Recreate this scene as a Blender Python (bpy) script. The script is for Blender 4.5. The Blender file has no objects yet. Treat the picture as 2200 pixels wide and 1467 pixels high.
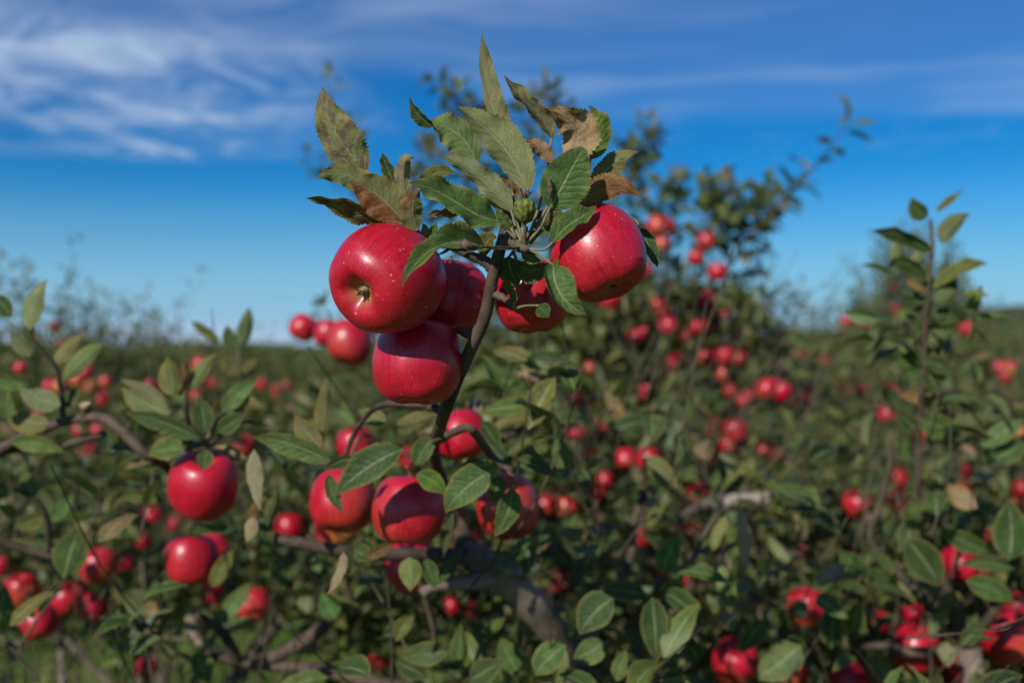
import bpy, math, random
import numpy as np
from mathutils import Vector, Matrix, Quaternion

sc = bpy.context.scene
COL = sc.collection
R = math.radians

# ------------------------------------------------------------------ camera
F, U0, VH, CZ = 2139.0, 1100.0, 750.0, 1.75      # focal length in px of the photograph, its horizon row, eye height
cam_data = bpy.data.cameras.new("camera")
cam_data.lens = 35.0
cam_data.sensor_width = 36.0
cam_data.shift_y = (VH - 733.5) / 2200.0
cam_data.clip_start = 0.05
cam_data.clip_end = 2000.0
cam_data.dof.use_dof = True
cam_data.dof.focus_distance = 0.715
cam_data.dof.aperture_fstop = 3.8
cam_data.dof.aperture_blades = 9
cam = bpy.data.objects.new("camera", cam_data)
COL.objects.link(cam)
cam.location = (0, 0, CZ)
cam.rotation_euler = (R(90), 0, 0)
sc.camera = cam

def P(u, v, d):
    """the place at distance d (m, along the view) that the photograph shows at u, v"""
    return Vector(((u - U0) / F * d, d, CZ - (v - VH) / F * d))

# ------------------------------------------------------------------ light
SUN_DIR = Vector((-0.46, -0.72, 0.52)).normalized()
elev = math.asin(SUN_DIR.z)
azim = math.atan2(SUN_DIR.x, SUN_DIR.y)
sun_data = bpy.data.lights.new("sun", 'SUN')
sun_data.energy = 5.0
sun_data.angle = R(0.5)
sun_data.color = (1.0, 0.955, 0.88)
sun = bpy.data.objects.new("sun", sun_data)
COL.objects.link(sun)
sun.rotation_euler = (-SUN_DIR).to_track_quat('-Z', 'Y').to_euler()

sc.view_settings.view_transform = 'Standard'
sc.view_settings.look = 'None'
sc.view_settings.gamma = 1.0
sc.view_settings.use_curve_mapping = False
sc.view_settings.exposure = 0.05

class NT:
    """a few words for building node trees"""
    def __init__(s, tree):
        s.t = tree
    def n(s, kind, **kw):
        x = s.t.nodes.new(kind)
        for k, v in kw.items():
            setattr(x, k, v)
        return x
    def put(s, sock, v):
        if v is None:
            return
        if isinstance(v, bpy.types.NodeSocket):
            s.t.links.new(v, sock)
        else:
            sock.default_value = v
    def m(s, op, a, b=None, c=None, clamp=False):
        x = s.n('ShaderNodeMath', operation=op, use_clamp=clamp)
        for i, v in enumerate((a, b, c)):
            s.put(x.inputs[i], v)
        return x.outputs[0]
    def vm(s, op, a, b=None):
        x = s.n('ShaderNodeVectorMath', operation=op)
        s.put(x.inputs[0], a); s.put(x.inputs[1], b)
        return x.outputs[0]
    def mix(s, f, a, b, mode='MIX'):
        x = s.n('ShaderNodeMix', data_type='RGBA', blend_type=mode)
        s.put(x.inputs[0], f); s.put(x.inputs[6], a); s.put(x.inputs[7], b)
        return x.outputs[2]
    def step(s, v, a, b, lo=0.0, hi=1.0):
        x = s.n('ShaderNodeMapRange', interpolation_type='SMOOTHSTEP')
        s.put(x.inputs[0], v); s.put(x.inputs[1], a); s.put(x.inputs[2], b); s.put(x.inputs[3], lo); s.put(x.inputs[4], hi)
        return x.outputs[0]
    def noise(s, vec, scale, detail=3.0, rough=0.5, dist=0.0, out=0):
        x = s.n('ShaderNodeTexNoise')
        s.put(x.inputs['Vector'], vec); s.put(x.inputs['Scale'], scale); s.put(x.inputs['Detail'], detail)
        s.put(x.inputs['Roughness'], rough); s.put(x.inputs['Distortion'], dist)
        return x.outputs[out]
    def comb(s, x=0.0, y=0.0, z=0.0):
        c = s.n('ShaderNodeCombineXYZ')
        s.put(c.inputs[0], x); s.put(c.inputs[1], y); s.put(c.inputs[2], z)
        return c.outputs[0]
    def sep(s, v):
        x = s.n('ShaderNodeSeparateXYZ'); s.put(x.inputs[0], v)
        return x.outputs
    def ramp(s, f, stops, interp='LINEAR'):
        x = s.n('ShaderNodeValToRGB'); r = x.color_ramp; r.interpolation = interp
        while len(r.elements) < len(stops):
            r.elements.new(0.5)
        for e, (p, c) in zip(r.elements, stops):
            e.position = p; e.color = (*c, 1)
        s.put(x.inputs[0], f)
        return x.outputs[0]
    def attr(s, name, kind='GEOMETRY', out='Fac'):
        x = s.n('ShaderNodeAttribute', attribute_name=name, attribute_type=kind)
        return x.outputs[out]

# ------------------------------------------------------------------ sky
world = bpy.data.worlds.new("World")
sc.world = world
world.use_nodes = True
world.node_tree.nodes.clear()
w = NT(world.node_tree)
sky = w.n('ShaderNodeTexSky', sky_type='NISHITA', sun_disc=False)
sky.sun_elevation = elev
sky.sun_rotation = azim
sky.altitude = 300
sky.air_density = 1.0
sky.dust_density = 0.3
sky.ozone_density = 2.5
hsv = w.n('ShaderNodeHueSaturation')
hsv.inputs['Hue'].default_value = 0.5
hsv.inputs['Saturation'].default_value = 1.35
hsv.inputs['Value'].default_value = 1.0
w.put(hsv.inputs['Color'], sky.outputs[0])
tc = w.n('ShaderNodeTexCoord')
dirv = tc.outputs['Generated']
dx, dy, dz = w.sep(dirv)
zs = w.m('MAXIMUM', dz, 0.02)
px_, py_ = w.m('DIVIDE', dx, zs), w.m('DIVIDE', dy, zs)        # a flat cloud layer overhead
flat = w.comb(px_, py_, 0.0)
warp = w.noise(flat, 0.55, 3, 0.5, out=1)
warped = w.vm('ADD', flat, w.vm('MULTIPLY', w.vm('SUBTRACT', warp, (0.5, 0.5, 0.5)), (1.5, 1.5, 0)))
wx, wy, _ = w.sep(warped)
streak = w.comb(w.m('MULTIPLY', w.m('ADD', wx, w.m('MULTIPLY', wy, 0.35)), 0.55), w.m('MULTIPLY', wy, 1.5), 0.3)
n1 = w.noise(streak, 1.25, 7, 0.56, 0.5)
n2 = w.noise(flat, 0.5, 3, 0.5)
n3 = w.noise(w.vm('MULTIPLY', warped, (1.7, 1.05, 1)), 1.9, 8, 0.60, 1.3)
# the cirrus sheet ends towards the horizon, farther off to the east, and is thicker to the north-west
edge_y = w.m('ADD', 3.35, w.m('MULTIPLY', w.step(px_, -0.65, 0.25), 0.80))
end = w.m('SUBTRACT', 1.0, w.step(w.m('SUBTRACT', w.m('ADD', py_, w.m('MULTIPLY', w.m('SUBTRACT', n2, 0.5), 0.9)), edge_y), -0.15, 0.32))
west = w.m('SUBTRACT', 1.0, w.step(w.m('SQRT', w.m('ADD', w.m('POWER', w.m('MULTIPLY', w.m('ADD', px_, 1.50), 0.84), 2.0),
                                                   w.m('POWER', w.m('MULTIPLY', w.m('SUBTRACT', py_, 3.95), 0.62), 2.0))), 0.20, 1.02))
tail = w.m('SUBTRACT', 1.0, w.step(w.m('SQRT', w.m('ADD', w.m('POWER', w.m('MULTIPLY', w.m('ADD', px_, 1.95), 0.9), 2.0),
                                                   w.m('POWER', w.m('MULTIPLY', w.m('SUBTRACT', py_, 5.0), 2.6), 2.0))), 0.15, 0.95))
sheet = w.m('MULTIPLY', end, w.m('ADD', w.m('MULTIPLY', w.step(n1, 0.40, 0.74), 0.32), 0.105))
thick = w.m('MULTIPLY', west, w.m('ADD', w.m('ADD', w.m('MULTIPLY', w.step(n3, 0.37, 0.69), 0.62), w.m('MULTIPLY', w.step(n1, 0.42, 0.7), 0.20)), 0.10))
thick = w.m('ADD', thick, w.m('MULTIPLY', tail, w.m('MULTIPLY', w.step(n3, 0.38, 0.66), 0.5)))
wisp = w.m('MULTIPLY', w.m('SUBTRACT', 1.0, w.step(w.m('ABSOLUTE', w.m('SUBTRACT', py_, 4.75)), 0.0, 0.75)), w.m('MULTIPLY', w.step(n3, 0.48, 0.74), 0.16))
hx = w.m('DIVIDE', dx, w.m('MAXIMUM', dy, 0.05))
hz = w.m('DIVIDE', dz, w.m('MAXIMUM', dy, 0.05))
nb = w.noise(w.comb(hx, w.m('MULTIPLY', hz, 5.0), 0.0), 7.0, 4, 0.5)
low = w.m('MULTIPLY', w.m('SUBTRACT', 1.0, w.step(w.m('ABSOLUTE', w.m('ADD', hx, 0.36)), 0.05, 0.30)),
          w.m('SUBTRACT', 1.0, w.step(w.m('ADD', w.m('ABSOLUTE', hz), w.m('MULTIPLY', w.m('SUBTRACT', nb, 0.5), 0.03)), 0.012, 0.032)))
cover = w.m('MINIMUM', w.m('ADD', w.m('ADD', w.m('ADD', sheet, thick), wisp), w.m('MULTIPLY', low, 0.9)), 0.88)
cover = w.m('MULTIPLY', cover, w.step(dz, -0.01, 0.0))
deep = w.mix(1.0, hsv.outputs[0], (0.10, 0.66, 0.98, 1), 'MULTIPLY')
near_h = w.m('SUBTRACT', 1.0, w.step(dz, -0.02, 0.185))
skycol = w.mix(near_h, deep, (3.5, 5.8, 8.0, 1))
col = w.mix(cover, skycol, (4.7, 6.1, 8.2, 1))
bg = w.n('ShaderNodeBackground')
w.put(bg.inputs[0], col)
bg.inputs[1].default_value = 0.089
wo = w.n('ShaderNodeOutputWorld')
w.put(wo.inputs[0], bg.outputs[0])

# ------------------------------------------------------------------ object helpers
def link(name, data, parent=None, loc=None):
    o = bpy.data.objects.new(name, data)
    COL.objects.link(o)
    if parent is not None:
        o.parent = parent
    if loc is not None:
        o.location = loc
    return o

def tag(o, label=None, cat=None, group=None, kind=None):
    for k, v in (('label', label), ('category', cat), ('group', group), ('kind', kind)):
        if v:
            o[k] = v
    return o

def mesh(name, verts, faces, mat=None, uv=None, tint=None, smooth=True):
    """verts (n,3); faces: (m,4) or (m,3) array, or a list of tuples"""
    me = bpy.data.meshes.new(name)
    verts = np.asarray(verts, dtype=np.float32)
    if isinstance(faces, np.ndarray):
        k = faces.shape[1]
        me.vertices.add(len(verts)); me.vertices.foreach_set('co', verts.ravel())
        me.loops.add(faces.size); me.loops.foreach_set('vertex_index', faces.astype(np.int32).ravel())
        me.polygons.add(len(faces))
        me.polygons.foreach_set('loop_start', np.arange(0, faces.size, k, dtype=np.int32))
        me.polygons.foreach_set('loop_total', np.full(len(faces), k, dtype=np.int32))
        li = faces.ravel()
    else:
        me.from_pydata([tuple(v) for v in verts], [], faces)
        li = np.zeros(len(me.loops), dtype=np.int32); me.loops.foreach_get('vertex_index', li)
    if uv is not None:
        l = me.uv_layers.new(name="UVMap")
        l.data.foreach_set('uv', np.asarray(uv, dtype=np.float32)[li].ravel())
    if tint is not None:
        a = me.attributes.new('tint', 'FLOAT', 'POINT')
        a.data.foreach_set('value', np.asarray(tint, dtype=np.float32))
    if smooth:
        me.polygons.foreach_set('use_smooth', np.ones(len(me.polygons), dtype=bool))
    me.update(calc_edges=True)
    if mat:
        me.materials.append(mat)
    return me

def smooth_line(pts, rad, per=6):
    """Catmull-Rom through pts (list of Vector) with radii"""
    pts = [Vector(p) for p in pts]
    if len(pts) == 2:
        n = 3
        return [pts[0].lerp(pts[1], i / n) for i in range(n + 1)], [rad[0] + (rad[1] - rad[0]) * i / n for i in range(n + 1)]
    q = [pts[0] * 2 - pts[1]] + pts + [pts[-1] * 2 - pts[-2]]
    op, orr = [], []
    for i in range(1, len(q) - 2):
        for j in range(per):
            t = j / per
            a, b, c, d = q[i - 1], q[i], q[i + 1], q[i + 2]
            op.append(0.5 * ((2 * b) + (c - a) * t + (2 * a - 5 * b + 4 * c - d) * t * t + (3 * b - a - 3 * c + d) * t ** 3))
            orr.append(rad[i - 1] + (rad[i] - rad[i - 1]) * t)
    op.append(pts[-1]); orr.append(rad[-1])
    return op, orr

def tube_geo(pts, rad, sides=8, rough=0.0, rng=None, cap=True):
    V, Fc = [], []
    n = len(pts)
    ref = Vector((0.31, 0.77, 0.55))
    for i, p in enumerate(pts):
        t = (pts[min(i + 1, n - 1)] - pts[max(i - 1, 0)]).normalized()
        a = t.cross(ref)
        if a.length < 1e-3:
            a = t.cross(Vector((1, 0, 0)))
        a.normalize(); b = t.cross(a)
        ref = b.cross(t) * 0 + ref
        rr = rad[i] * (1 + (rng.uniform(-rough, rough) if rng else 0))
        for k in range(sides):
            w_ = 2 * math.pi * k / sides
            r2 = rr * (1 + (rng.uniform(-rough, rough) * 0.6 if rng else 0))
            V.append(p + a * (math.cos(w_) * r2) + b * (math.sin(w_) * r2))
    for i in range(n - 1):
        for k in range(sides):
            k2 = (k + 1) % sides
            Fc.append((i * sides + k, i * sides + k2, (i + 1) * sides + k2, (i + 1) * sides + k))
    if cap:
        V.append(pts[0]); V.append(pts[-1])
        c0, c1 = len(V) - 2, len(V) - 1
        for k in range(sides):
            k2 = (k + 1) % sides
            Fc.append((c0, k2, k, k)); Fc.append((c1, (n - 1) * sides + k, (n - 1) * sides + k2, (n - 1) * sides + k2))
    return V, [tuple(dict.fromkeys(f)) for f in Fc]

def tube(name, pts, rad, mat, parent, sides=10, per=6, rough=0.06, seed=1, cap=True):
    """one branch, twig or stalk as an object of its own; pts are world places"""
    rng = random.Random(seed)
    p, r = smooth_line(pts, rad, per)
    base = p[0].copy()
    off = parent_world(parent) if parent is not None else Vector()
    V, Fc = tube_geo([q - base for q in p], r, sides, rough, rng, cap)
    return link(name, mesh(name, V, Fc, mat), parent, base - off)

def parent_world(o):
    v = Vector()
    while o is not None:
        v = v + o.location
        o = o.parent
    return v

# ------------------------------------------------------------------ materials
def new_mat(name):
    m = bpy.data.materials.new(name)
    m.use_nodes = True
    m.node_tree.nodes.clear()
    return m, NT(m.node_tree)

def leaf_shader(name, own):
    """own: colours come from the leaf's own properties; otherwise from a spread of orchard greens"""
    m, t = new_mat(name)
    uvn = t.n('ShaderNodeTexCoord')
    uu, vv, _ = t.sep(uvn.outputs['UV'])            # u along the leaf 0..1, v across -1..1 (stored as 0..1)
    v = t.m('SUBTRACT', t.m('MULTIPLY', vv, 2.0), 1.0)
    av = t.m('ABSOLUTE', v)
    info = t.n('ShaderNodeObjectInfo')
    rnd = info.outputs['Random']
    back = t.n('ShaderNodeNewGeometry').outputs['Backfacing']
    tint = t.m('FRACT', t.m('ADD', t.attr('tint'), rnd))
    seedv = t.comb(t.m('ADD', t.m('MULTIPLY', uu, 1.0), t.m('MULTIPLY', tint, 37.0)), t.m('MULTIPLY', v, 0.28), t.m('MULTIPLY', tint, 11.0))
    # veins
    ph = t.m('SUBTRACT', t.m('MULTIPLY', uu, 9.0), t.m('MULTIPLY', t.m('POWER', av, 0.85), 1.9))
    ph = t.m('ADD', ph, t.m('MULTIPLY', t.m('GREATER_THAN', v, 0.0), 0.45))
    ph = t.m('ADD', ph, t.m('MULTIPLY', t.m('SUBTRACT', t.noise(seedv, 7.0, 3), 0.5), 1.3))
    tri = t.m('ABSOLUTE', t.m('SUBTRACT', t.m('FRACT', ph), 0.5))
    side = t.m('MULTIPLY', t.m('SUBTRACT', 1.0, t.step(tri, 0.012, 0.062)), t.m('SUBTRACT', 1.0, t.m('MULTIPLY', av, 0.55)))
    mid = t.m('SUBTRACT', 1.0, t.step(av, 0.02, t.m('SUBTRACT', 0.085, t.m('MULTIPLY', uu, 0.04))))
    vein = t.m('MAXIMUM', side, mid)
    if own:
        front, rear = t.attr('front_color', 'OBJECT', 'Color'), t.attr('back_color', 'OBJECT', 'Color')
        blotch, edge, wither = t.attr('blotch', 'OBJECT'), t.attr('edge', 'OBJECT'), t.attr('wither', 'OBJECT')
        vor = t.n('ShaderNodeTexVoronoi', feature='DISTANCE_TO_EDGE')
        t.put(vor.inputs['Vector'], t.comb(t.m('MULTIPLY', uu, 2.0), t.m('MULTIPLY', v, 0.55), t.m('MULTIPLY', rnd, 9.0)))
        vor.inputs['Scale'].default_value = 17.0
        net = t.m('SUBTRACT', 1.0, t.step(vor.outputs['Distance'], 0.0, 0.09))
    else:
        front = t.ramp(tint, [(0.0, (0.014, 0.034, 0.008)), (0.3, (0.034, 0.072, 0.013)), (0.55, (0.058, 0.108, 0.020)), (0.78, (0.100, 0.125, 0.020)),
                              (0.92, (0.115, 0.112, 0.026)), (0.97, (0.16, 0.11, 0.04)), (1.0, (0.22, 0.145, 0.09))])
        rear = t.ramp(tint, [(0.0, (0.09, 0.125, 0.052)), (0.55, (0.14, 0.175, 0.072)), (0.85, (0.19, 0.19, 0.10)), (1.0, (0.28, 0.20, 0.15))])
        blotch, edge, wither = 0.3, 0.35, 0.0
        net = 0.0
    big = t.noise(seedv, 5.0, 4, 0.6)
    front = t.mix(t.step(big, 0.35, 0.68), t.mix(1.0, front, (0.68, 0.74, 0.70, 1), 'MULTIPLY'), t.mix(1.0, front, (1.25, 1.16, 1.15, 1), 'MULTIPLY'))
    rear = t.mix(t.step(big, 0.35, 0.68), t.mix(1.0, rear, (0.84, 0.86, 0.82, 1), 'MULTIPLY'), t.mix(1.0, rear, (1.12, 1.08, 1.08, 1), 'MULTIPLY'))
    front = t.mix(t.m('MULTIPLY', vein, 0.42), front, (0.19, 0.23, 0.09, 1))
    rear = t.mix(t.m('MULTIPLY', vein, 0.75), rear, (0.31, 0.33, 0.18, 1))
    if own:
        rear = t.mix(t.m('MULTIPLY', net, 0.42), rear, (0.29, 0.31, 0.18, 1))
        front = t.mix(t.m('MULTIPLY', net, 0.10), front, (0.13, 0.16, 0.07, 1))
    front = t.mix(t.m('MULTIPLY', mid, 0.75), front, (0.30, 0.33, 0.15, 1))
    rear = t.mix(t.m('MULTIPLY', mid, 0.6), rear, (0.36, 0.36, 0.21, 1))
    colr = t.mix(back, front, rear)
    # purple-brown blotches and the yellow, then rusty rim of late summer
    bl = t.noise(t.vm('ADD', seedv, (3.1, 0, 0)), 9.0, 5, 0.65)
    bm = t.m('MULTIPLY', t.step(t.m('ADD', bl, t.m('MULTIPLY', blotch, 0.22)), 0.60, 0.74), t.m('MINIMUM', t.m('MULTIPLY', blotch, 1.3), 0.85))
    colr = t.mix(bm, colr, t.mix(back, (0.055, 0.028, 0.026, 1), (0.17, 0.095, 0.085, 1)))
    en = t.m('ADD', t.m('ADD', av, t.m('MULTIPLY', t.m('POWER', uu, 6.0), 0.5)), t.m('MULTIPLY', t.m('SUBTRACT', bl, 0.5), 0.5))
    colr = t.mix(t.m('MULTIPLY', t.step(en, 0.70, 1.0), edge), colr, (0.24, 0.19, 0.045, 1))
    colr = t.mix(t.m('MULTIPLY', t.step(en, 0.97, 1.12), t.m('MULTIPLY', edge, 0.9)), colr, (0.19, 0.075, 0.03, 1))
    if own:
        wm = t.step(t.m('ADD', t.m('ADD', bl, t.m('MULTIPLY', uu, 0.35)), t.m('MULTIPLY', wither, 1.0)), 0.88, 1.10)
        half = t.step(t.m('ADD', t.m('MULTIPLY', v, t.attr('half', 'OBJECT')), t.m('SUBTRACT', 1.0, t.m('ABSOLUTE', t.attr('half', 'OBJECT')))), -0.06, 0.10)
        wm = t.m('MULTIPLY', wm, half)
        colr = t.mix(t.m('MULTIPLY', wm, t.m('GREATER_THAN', wither, 0.01)), colr, t.mix(t.step(big, 0.4, 0.65), (0.19, 0.075, 0.022, 1), (0.30, 0.165, 0.085, 1)))
    if own:
        rim = t.m('MULTIPLY', t.step(av, 0.90, 0.99), t.m('MULTIPLY', t.step(bl, 0.35, 0.6), t.m('ADD', 0.10, t.m('MULTIPLY', edge, 0.45))))
        colr = t.mix(rim, colr, (0.26, 0.23, 0.07, 1))
    fine = t.noise(t.vm('MULTIPLY', seedv, (1, 2.6, 1)), 60.0, 3, 0.6)
    pucker = t.m('MULTIPLY', t.m('MULTIPLY', t.m('SUBTRACT', 0.5, tri), t.m('SUBTRACT', 0.5, tri)), -1.5)
    h = t.m('ADD', t.m('ADD', pucker, t.m('MULTIPLY', fine, 0.28)), t.m('MULTIPLY', vein, t.m('SUBTRACT', t.m('MULTIPLY', back, 1.2), 0.6)))
    if own:
        h = t.m('ADD', h, t.m('MULTIPLY', net, t.m('SUBTRACT', t.m('MULTIPLY', back, 0.7), 0.3)))
    h = t.m('ADD', h, t.m('MULTIPLY', big, 1.3))
    bump = t.n('ShaderNodeBump')
    bump.inputs['Strength'].default_value = 0.75 if own else 0.4
    bump.inputs['Distance'].default_value = 0.0012
    t.put(bump.inputs['Height'], h)
    pr = t.n('ShaderNodeBsdfPrincipled')
    t.put(pr.inputs['Base Color'], colr)
    t.put(pr.inputs['Roughness'], t.m('ADD', t.m('MULTIPLY', back, 0.24), t.m('ADD', 0.38, t.m('MULTIPLY', fine, 0.16))))
    t.put(pr.inputs['Specular IOR Level'], t.m('SUBTRACT', 0.34, t.m('MULTIPLY', back, 0.20)))
    t.put(pr.inputs['Normal'], bump.outputs[0])
    tr = t.n('ShaderNodeBsdfTranslucent')
    t.put(tr.inputs[0], t.mix(1.0, t.mix(0.35, colr, (0.11, 0.15, 0.012, 1)), (1.5, 1.5, 0.7, 1), 'MULTIPLY'))
    mx = t.n('ShaderNodeMixShader')
    mx.inputs[0].default_value = 0.20
    t.put(mx.inputs[1], pr.outputs[0]); t.put(mx.inputs[2], tr.outputs[0])
    out = t.n('ShaderNodeOutputMaterial')
    t.put(out.inputs[0], mx.outputs[0])
    return m

def apple_shader():
    m, t = new_mat("apple_skin")
    tcx = t.n('ShaderNodeTexCoord')
    ob = tcx.outputs['Object']
    x, y, z = t.sep(ob)
    rnd = t.n('ShaderNodeObjectInfo').outputs['Random']
    off = t.vm('ADD', ob, t.comb(t.m('MULTIPLY', rnd, 31.0), t.m('MULTIPLY', rnd, 17.0), 0.0))
    ang = t.m('ARCTAN2', y, x)
    rad = t.m('SQRT', t.m('ADD', t.m('MULTIPLY', x, x), t.m('MULTIPLY', y, y)))
    stripev = t.comb(t.m('MULTIPLY', t.m('COSINE', ang), 7.0), t.m('MULTIPLY', t.m('SINE', ang), 7.0), t.m('ADD', t.m('MULTIPLY', z, 0.9), t.m('MULTIPLY', rnd, 40.0)))
    stripe = t.noise(stripev, 2.2, 5, 0.62)
    patch = t.noise(off, 1.1, 4, 0.55)
    fine = t.noise(off, 24.0, 4, 0.62)
    green = t.attr('blush', 'OBJECT')
    colr = t.mix(t.step(stripe, 0.32, 0.70), (0.29, 0.0014, 0.011, 1), (0.44, 0.0030, 0.022, 1))
    colr = t.mix(t.m('MULTIPLY', t.step(patch, 0.42, 0.72), 0.5), colr, (0.48, 0.005, 0.028, 1))
    # yellow ground colour where the fruit hung in the shade of others
    under = t.m('ADD', t.m('ADD', t.m('MULTIPLY', z, -0.30), t.m('MULTIPLY', x, 0.30)), t.m('MULTIPLY', patch, 1.0))
    gm = t.m('MULTIPLY', t.step(t.m('ADD', under, t.m('MULTIPLY', t.m('SUBTRACT', stripe, 0.5), 0.5)), 0.38, 1.05), t.m('POWER', green, 1.8))
    colr = t.mix(gm, colr, (0.45, 0.21, 0.04, 1))
    ends = t.m('SUBTRACT', 1.0, t.step(t.m('ADD', rad, t.m('MULTIPLY', t.m('SUBTRACT', stripe, 0.5), 0.22)), 0.10, 0.34))
    colr = t.mix(t.m('MULTIPLY', ends, t.m('ADD', 0.42, t.m('MULTIPLY', t.m('LESS_THAN', z, 0.0), 0.25))), colr, (0.27, 0.20, 0.06, 1))
    # pale lenticels: few and large on the shoulder, small and dense round the calyx
    def dots(scale, size, keep):
        vo = t.n('ShaderNodeTexVoronoi', feature='F1')
        t.put(vo.inputs['Vector'], off); vo.inputs['Scale'].default_value = scale
        r_ = t.sep(vo.outputs['Color'])
        s_ = t.m('MULTIPLY', t.m('ADD', 0.35, r_[0]), size)
        return t.m('MULTIPLY', t.m('SUBTRACT', 1.0, t.step(vo.outputs['Distance'], t.m('MULTIPLY', s_, 0.45), s_)), t.m('GREATER_THAN', r_[1], keep))
    d = t.m('MAXIMUM', t.m('MULTIPLY', dots(6.5, 0.125, 0.25), 1.0), t.m('MULTIPLY', dots(15.0, 0.19, 0.30), 0.5))
    d = t.m('MULTIPLY', d, t.m('ADD', 0.35, t.m('MULTIPLY', t.step(patch, 0.35, 0.6), 0.65)))
    colr = t.mix(t.m('MULTIPLY', d, 0.75), colr, (0.72, 0.36, 0.28, 1))
    # a thin dusty bloom and dull scuffs
    bloom = t.m('MULTIPLY', t.step(fine, 0.48, 0.78), t.step(t.noise(off, 2.6, 4, 0.6), 0.42, 0.74))
    colr = t.mix(t.m('MULTIPLY', bloom, 0.13), colr, (0.55, 0.22, 0.24, 1))
    pr = t.n('ShaderNodeBsdfPrincipled')
    t.put(pr.inputs['Base Color'], colr)
    t.put(pr.inputs['Roughness'], t.m('ADD', t.m('ADD', 0.33, t.m('MULTIPLY', fine, 0.10)), t.m('MULTIPLY', bloom, 0.15)))
    pr.inputs['Specular IOR Level'].default_value = 0.42
    pr.inputs['Coat Weight'].default_value = 0.20
    pr.inputs['Coat Roughness'].default_value = 0.23
    pr.inputs['Subsurface Weight'].default_value = 0.0
    bump = t.n('ShaderNodeBump'); bump.inputs['Strength'].default_value = 0.10; bump.inputs['Distance'].default_value = 0.012
    t.put(bump.inputs['Height'], t.m('ADD', t.m('ADD', t.m('MULTIPLY', fine, 0.25), t.m('MULTIPLY', d, 0.12)), t.m('MULTIPLY', t.noise(off, 2.2, 1), 0.25)))
    t.put(pr.inputs['Normal'], bump.outputs[0])
    out = t.n('ShaderNodeOutputMaterial'); t.put(out.inputs[0], pr.outputs[0])
    return m

def bark_shader(name, c0, c1, dots=True, scale=1.0):
    m, t = new_mat(name)
    ob = t.n('ShaderNodeTexCoord').outputs['Object']
    n = t.noise(ob, 60 * scale, 5, 0.65)
    b = t.noise(ob, 14 * scale, 3, 0.5)
    colr = t.mix(t.step(t.m('ADD', t.m('MULTIPLY', n, 0.5), t.m('MULTIPLY', b, 0.5)), 0.36, 0.64), (*c0, 1), (*c1, 1))
    h = t.m('ADD', n, t.m('MULTIPLY', b, 0.6))
    if dots:
        vo = t.n('ShaderNodeTexVoronoi', feature='F1'); t.put(vo.inputs['Vector'], ob); vo.inputs['Scale'].default_value = 230 * scale
        r_ = t.sep(vo.outputs['Color'])
        dm = t.m('MULTIPLY', t.m('SUBTRACT', 1.0, t.step(vo.outputs['Distance'], 0.10, 0.24)), t.m('GREATER_THAN', r_[0], 0.55))
        colr = t.mix(t.m('MULTIPLY', dm, 0.7), colr, (0.30, 0.24, 0.18, 1))
        h = t.m('ADD', h, t.m('MULTIPLY', dm, 0.4))
    pr = t.n('ShaderNodeBsdfPrincipled')
    t.put(pr.inputs['Base Color'], colr); pr.inputs['Roughness'].default_value = 0.72
    pr.inputs['Specular IOR Level'].default_value = 0.3
    bump = t.n('ShaderNodeBump'); bump.inputs['Strength'].default_value = 0.8; bump.inputs['Distance'].default_value = 0.0015 / scale
    t.put(bump.inputs['Height'], h); t.put(pr.inputs['Normal'], bump.outputs[0])
    out = t.n('ShaderNodeOutputMaterial'); t.put(out.inputs[0], pr.outputs[0])
    return m

def plain_shader(name, c0, c1, scale, rough=0.8, bumpd=0.0, detail=4):
    m, t = new_mat(name)
    ob = t.n('ShaderNodeTexCoord').outputs['Object']
    n = t.noise(ob, scale, detail, 0.62)
    pr = t.n('ShaderNodeBsdfPrincipled')
    t.put(pr.inputs['Base Color'], t.mix(t.step(n, 0.34, 0.66), (*c0, 1), (*c1, 1)))
    pr.inputs['Roughness'].default_value = rough
    pr.inputs['Specular IOR Level'].default_value = 0.25
    if bumpd:
        bump = t.n('ShaderNodeBump'); bump.inputs['Strength'].default_value = 0.9; bump.inputs['Distance'].default_value = bumpd
        t.put(bump.inputs['Height'], n); t.put(pr.inputs['Normal'], bump.outputs[0])
    out = t.n('ShaderNodeOutputMaterial'); t.put(out.inputs[0], pr.outputs[0])
    return m

LEAF_OWN = leaf_shader("apple_leaf", True)
LEAF_ANY = leaf_shader("orchard_leaf", False)
SKIN = apple_shader()
BARK_DARK = bark_shader("young_bark", (0.030, 0.020, 0.013), (0.095, 0.064, 0.045))
BARK_GREY = bark_shader("grey_bark", (0.070, 0.052, 0.038), (0.19, 0.145, 0.11), True, 0.5)
BARK_TWIG = bark_shader("twig_bark", (0.040, 0.030, 0.018), (0.10, 0.075, 0.048), False)
STALK = plain_shader("leaf_stalk", (0.12, 0.14, 0.055), (0.17, 0.13, 0.075), 90, 0.55)
STALK_RED = plain_shader("fruit_stalk", (0.13, 0.05, 0.035), (0.17, 0.11, 0.06), 90, 0.55)
CUT_WOOD = plain_shader("cut_wood", (0.34, 0.22, 0.12), (0.47, 0.34, 0.21), 220, 0.75, 0.0008)
DRY = plain_shader("dry_blossom", (0.05, 0.035, 0.028), (0.14, 0.10, 0.075), 300, 0.9, 0.001)
CALYX = plain_shader("calyx", (0.10, 0.085, 0.04), (0.24, 0.20, 0.11), 12, 0.85)
FRUITLET = plain_shader("fruitlet_skin", (0.05, 0.065, 0.010), (0.19, 0.19, 0.030), 160, 0.62, 0.0012)

# ------------------------------------------------------------------ leaves
def prof(t):
    return (t ** 0.66) * ((1 - t) ** 1.0) / 0.3282

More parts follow.
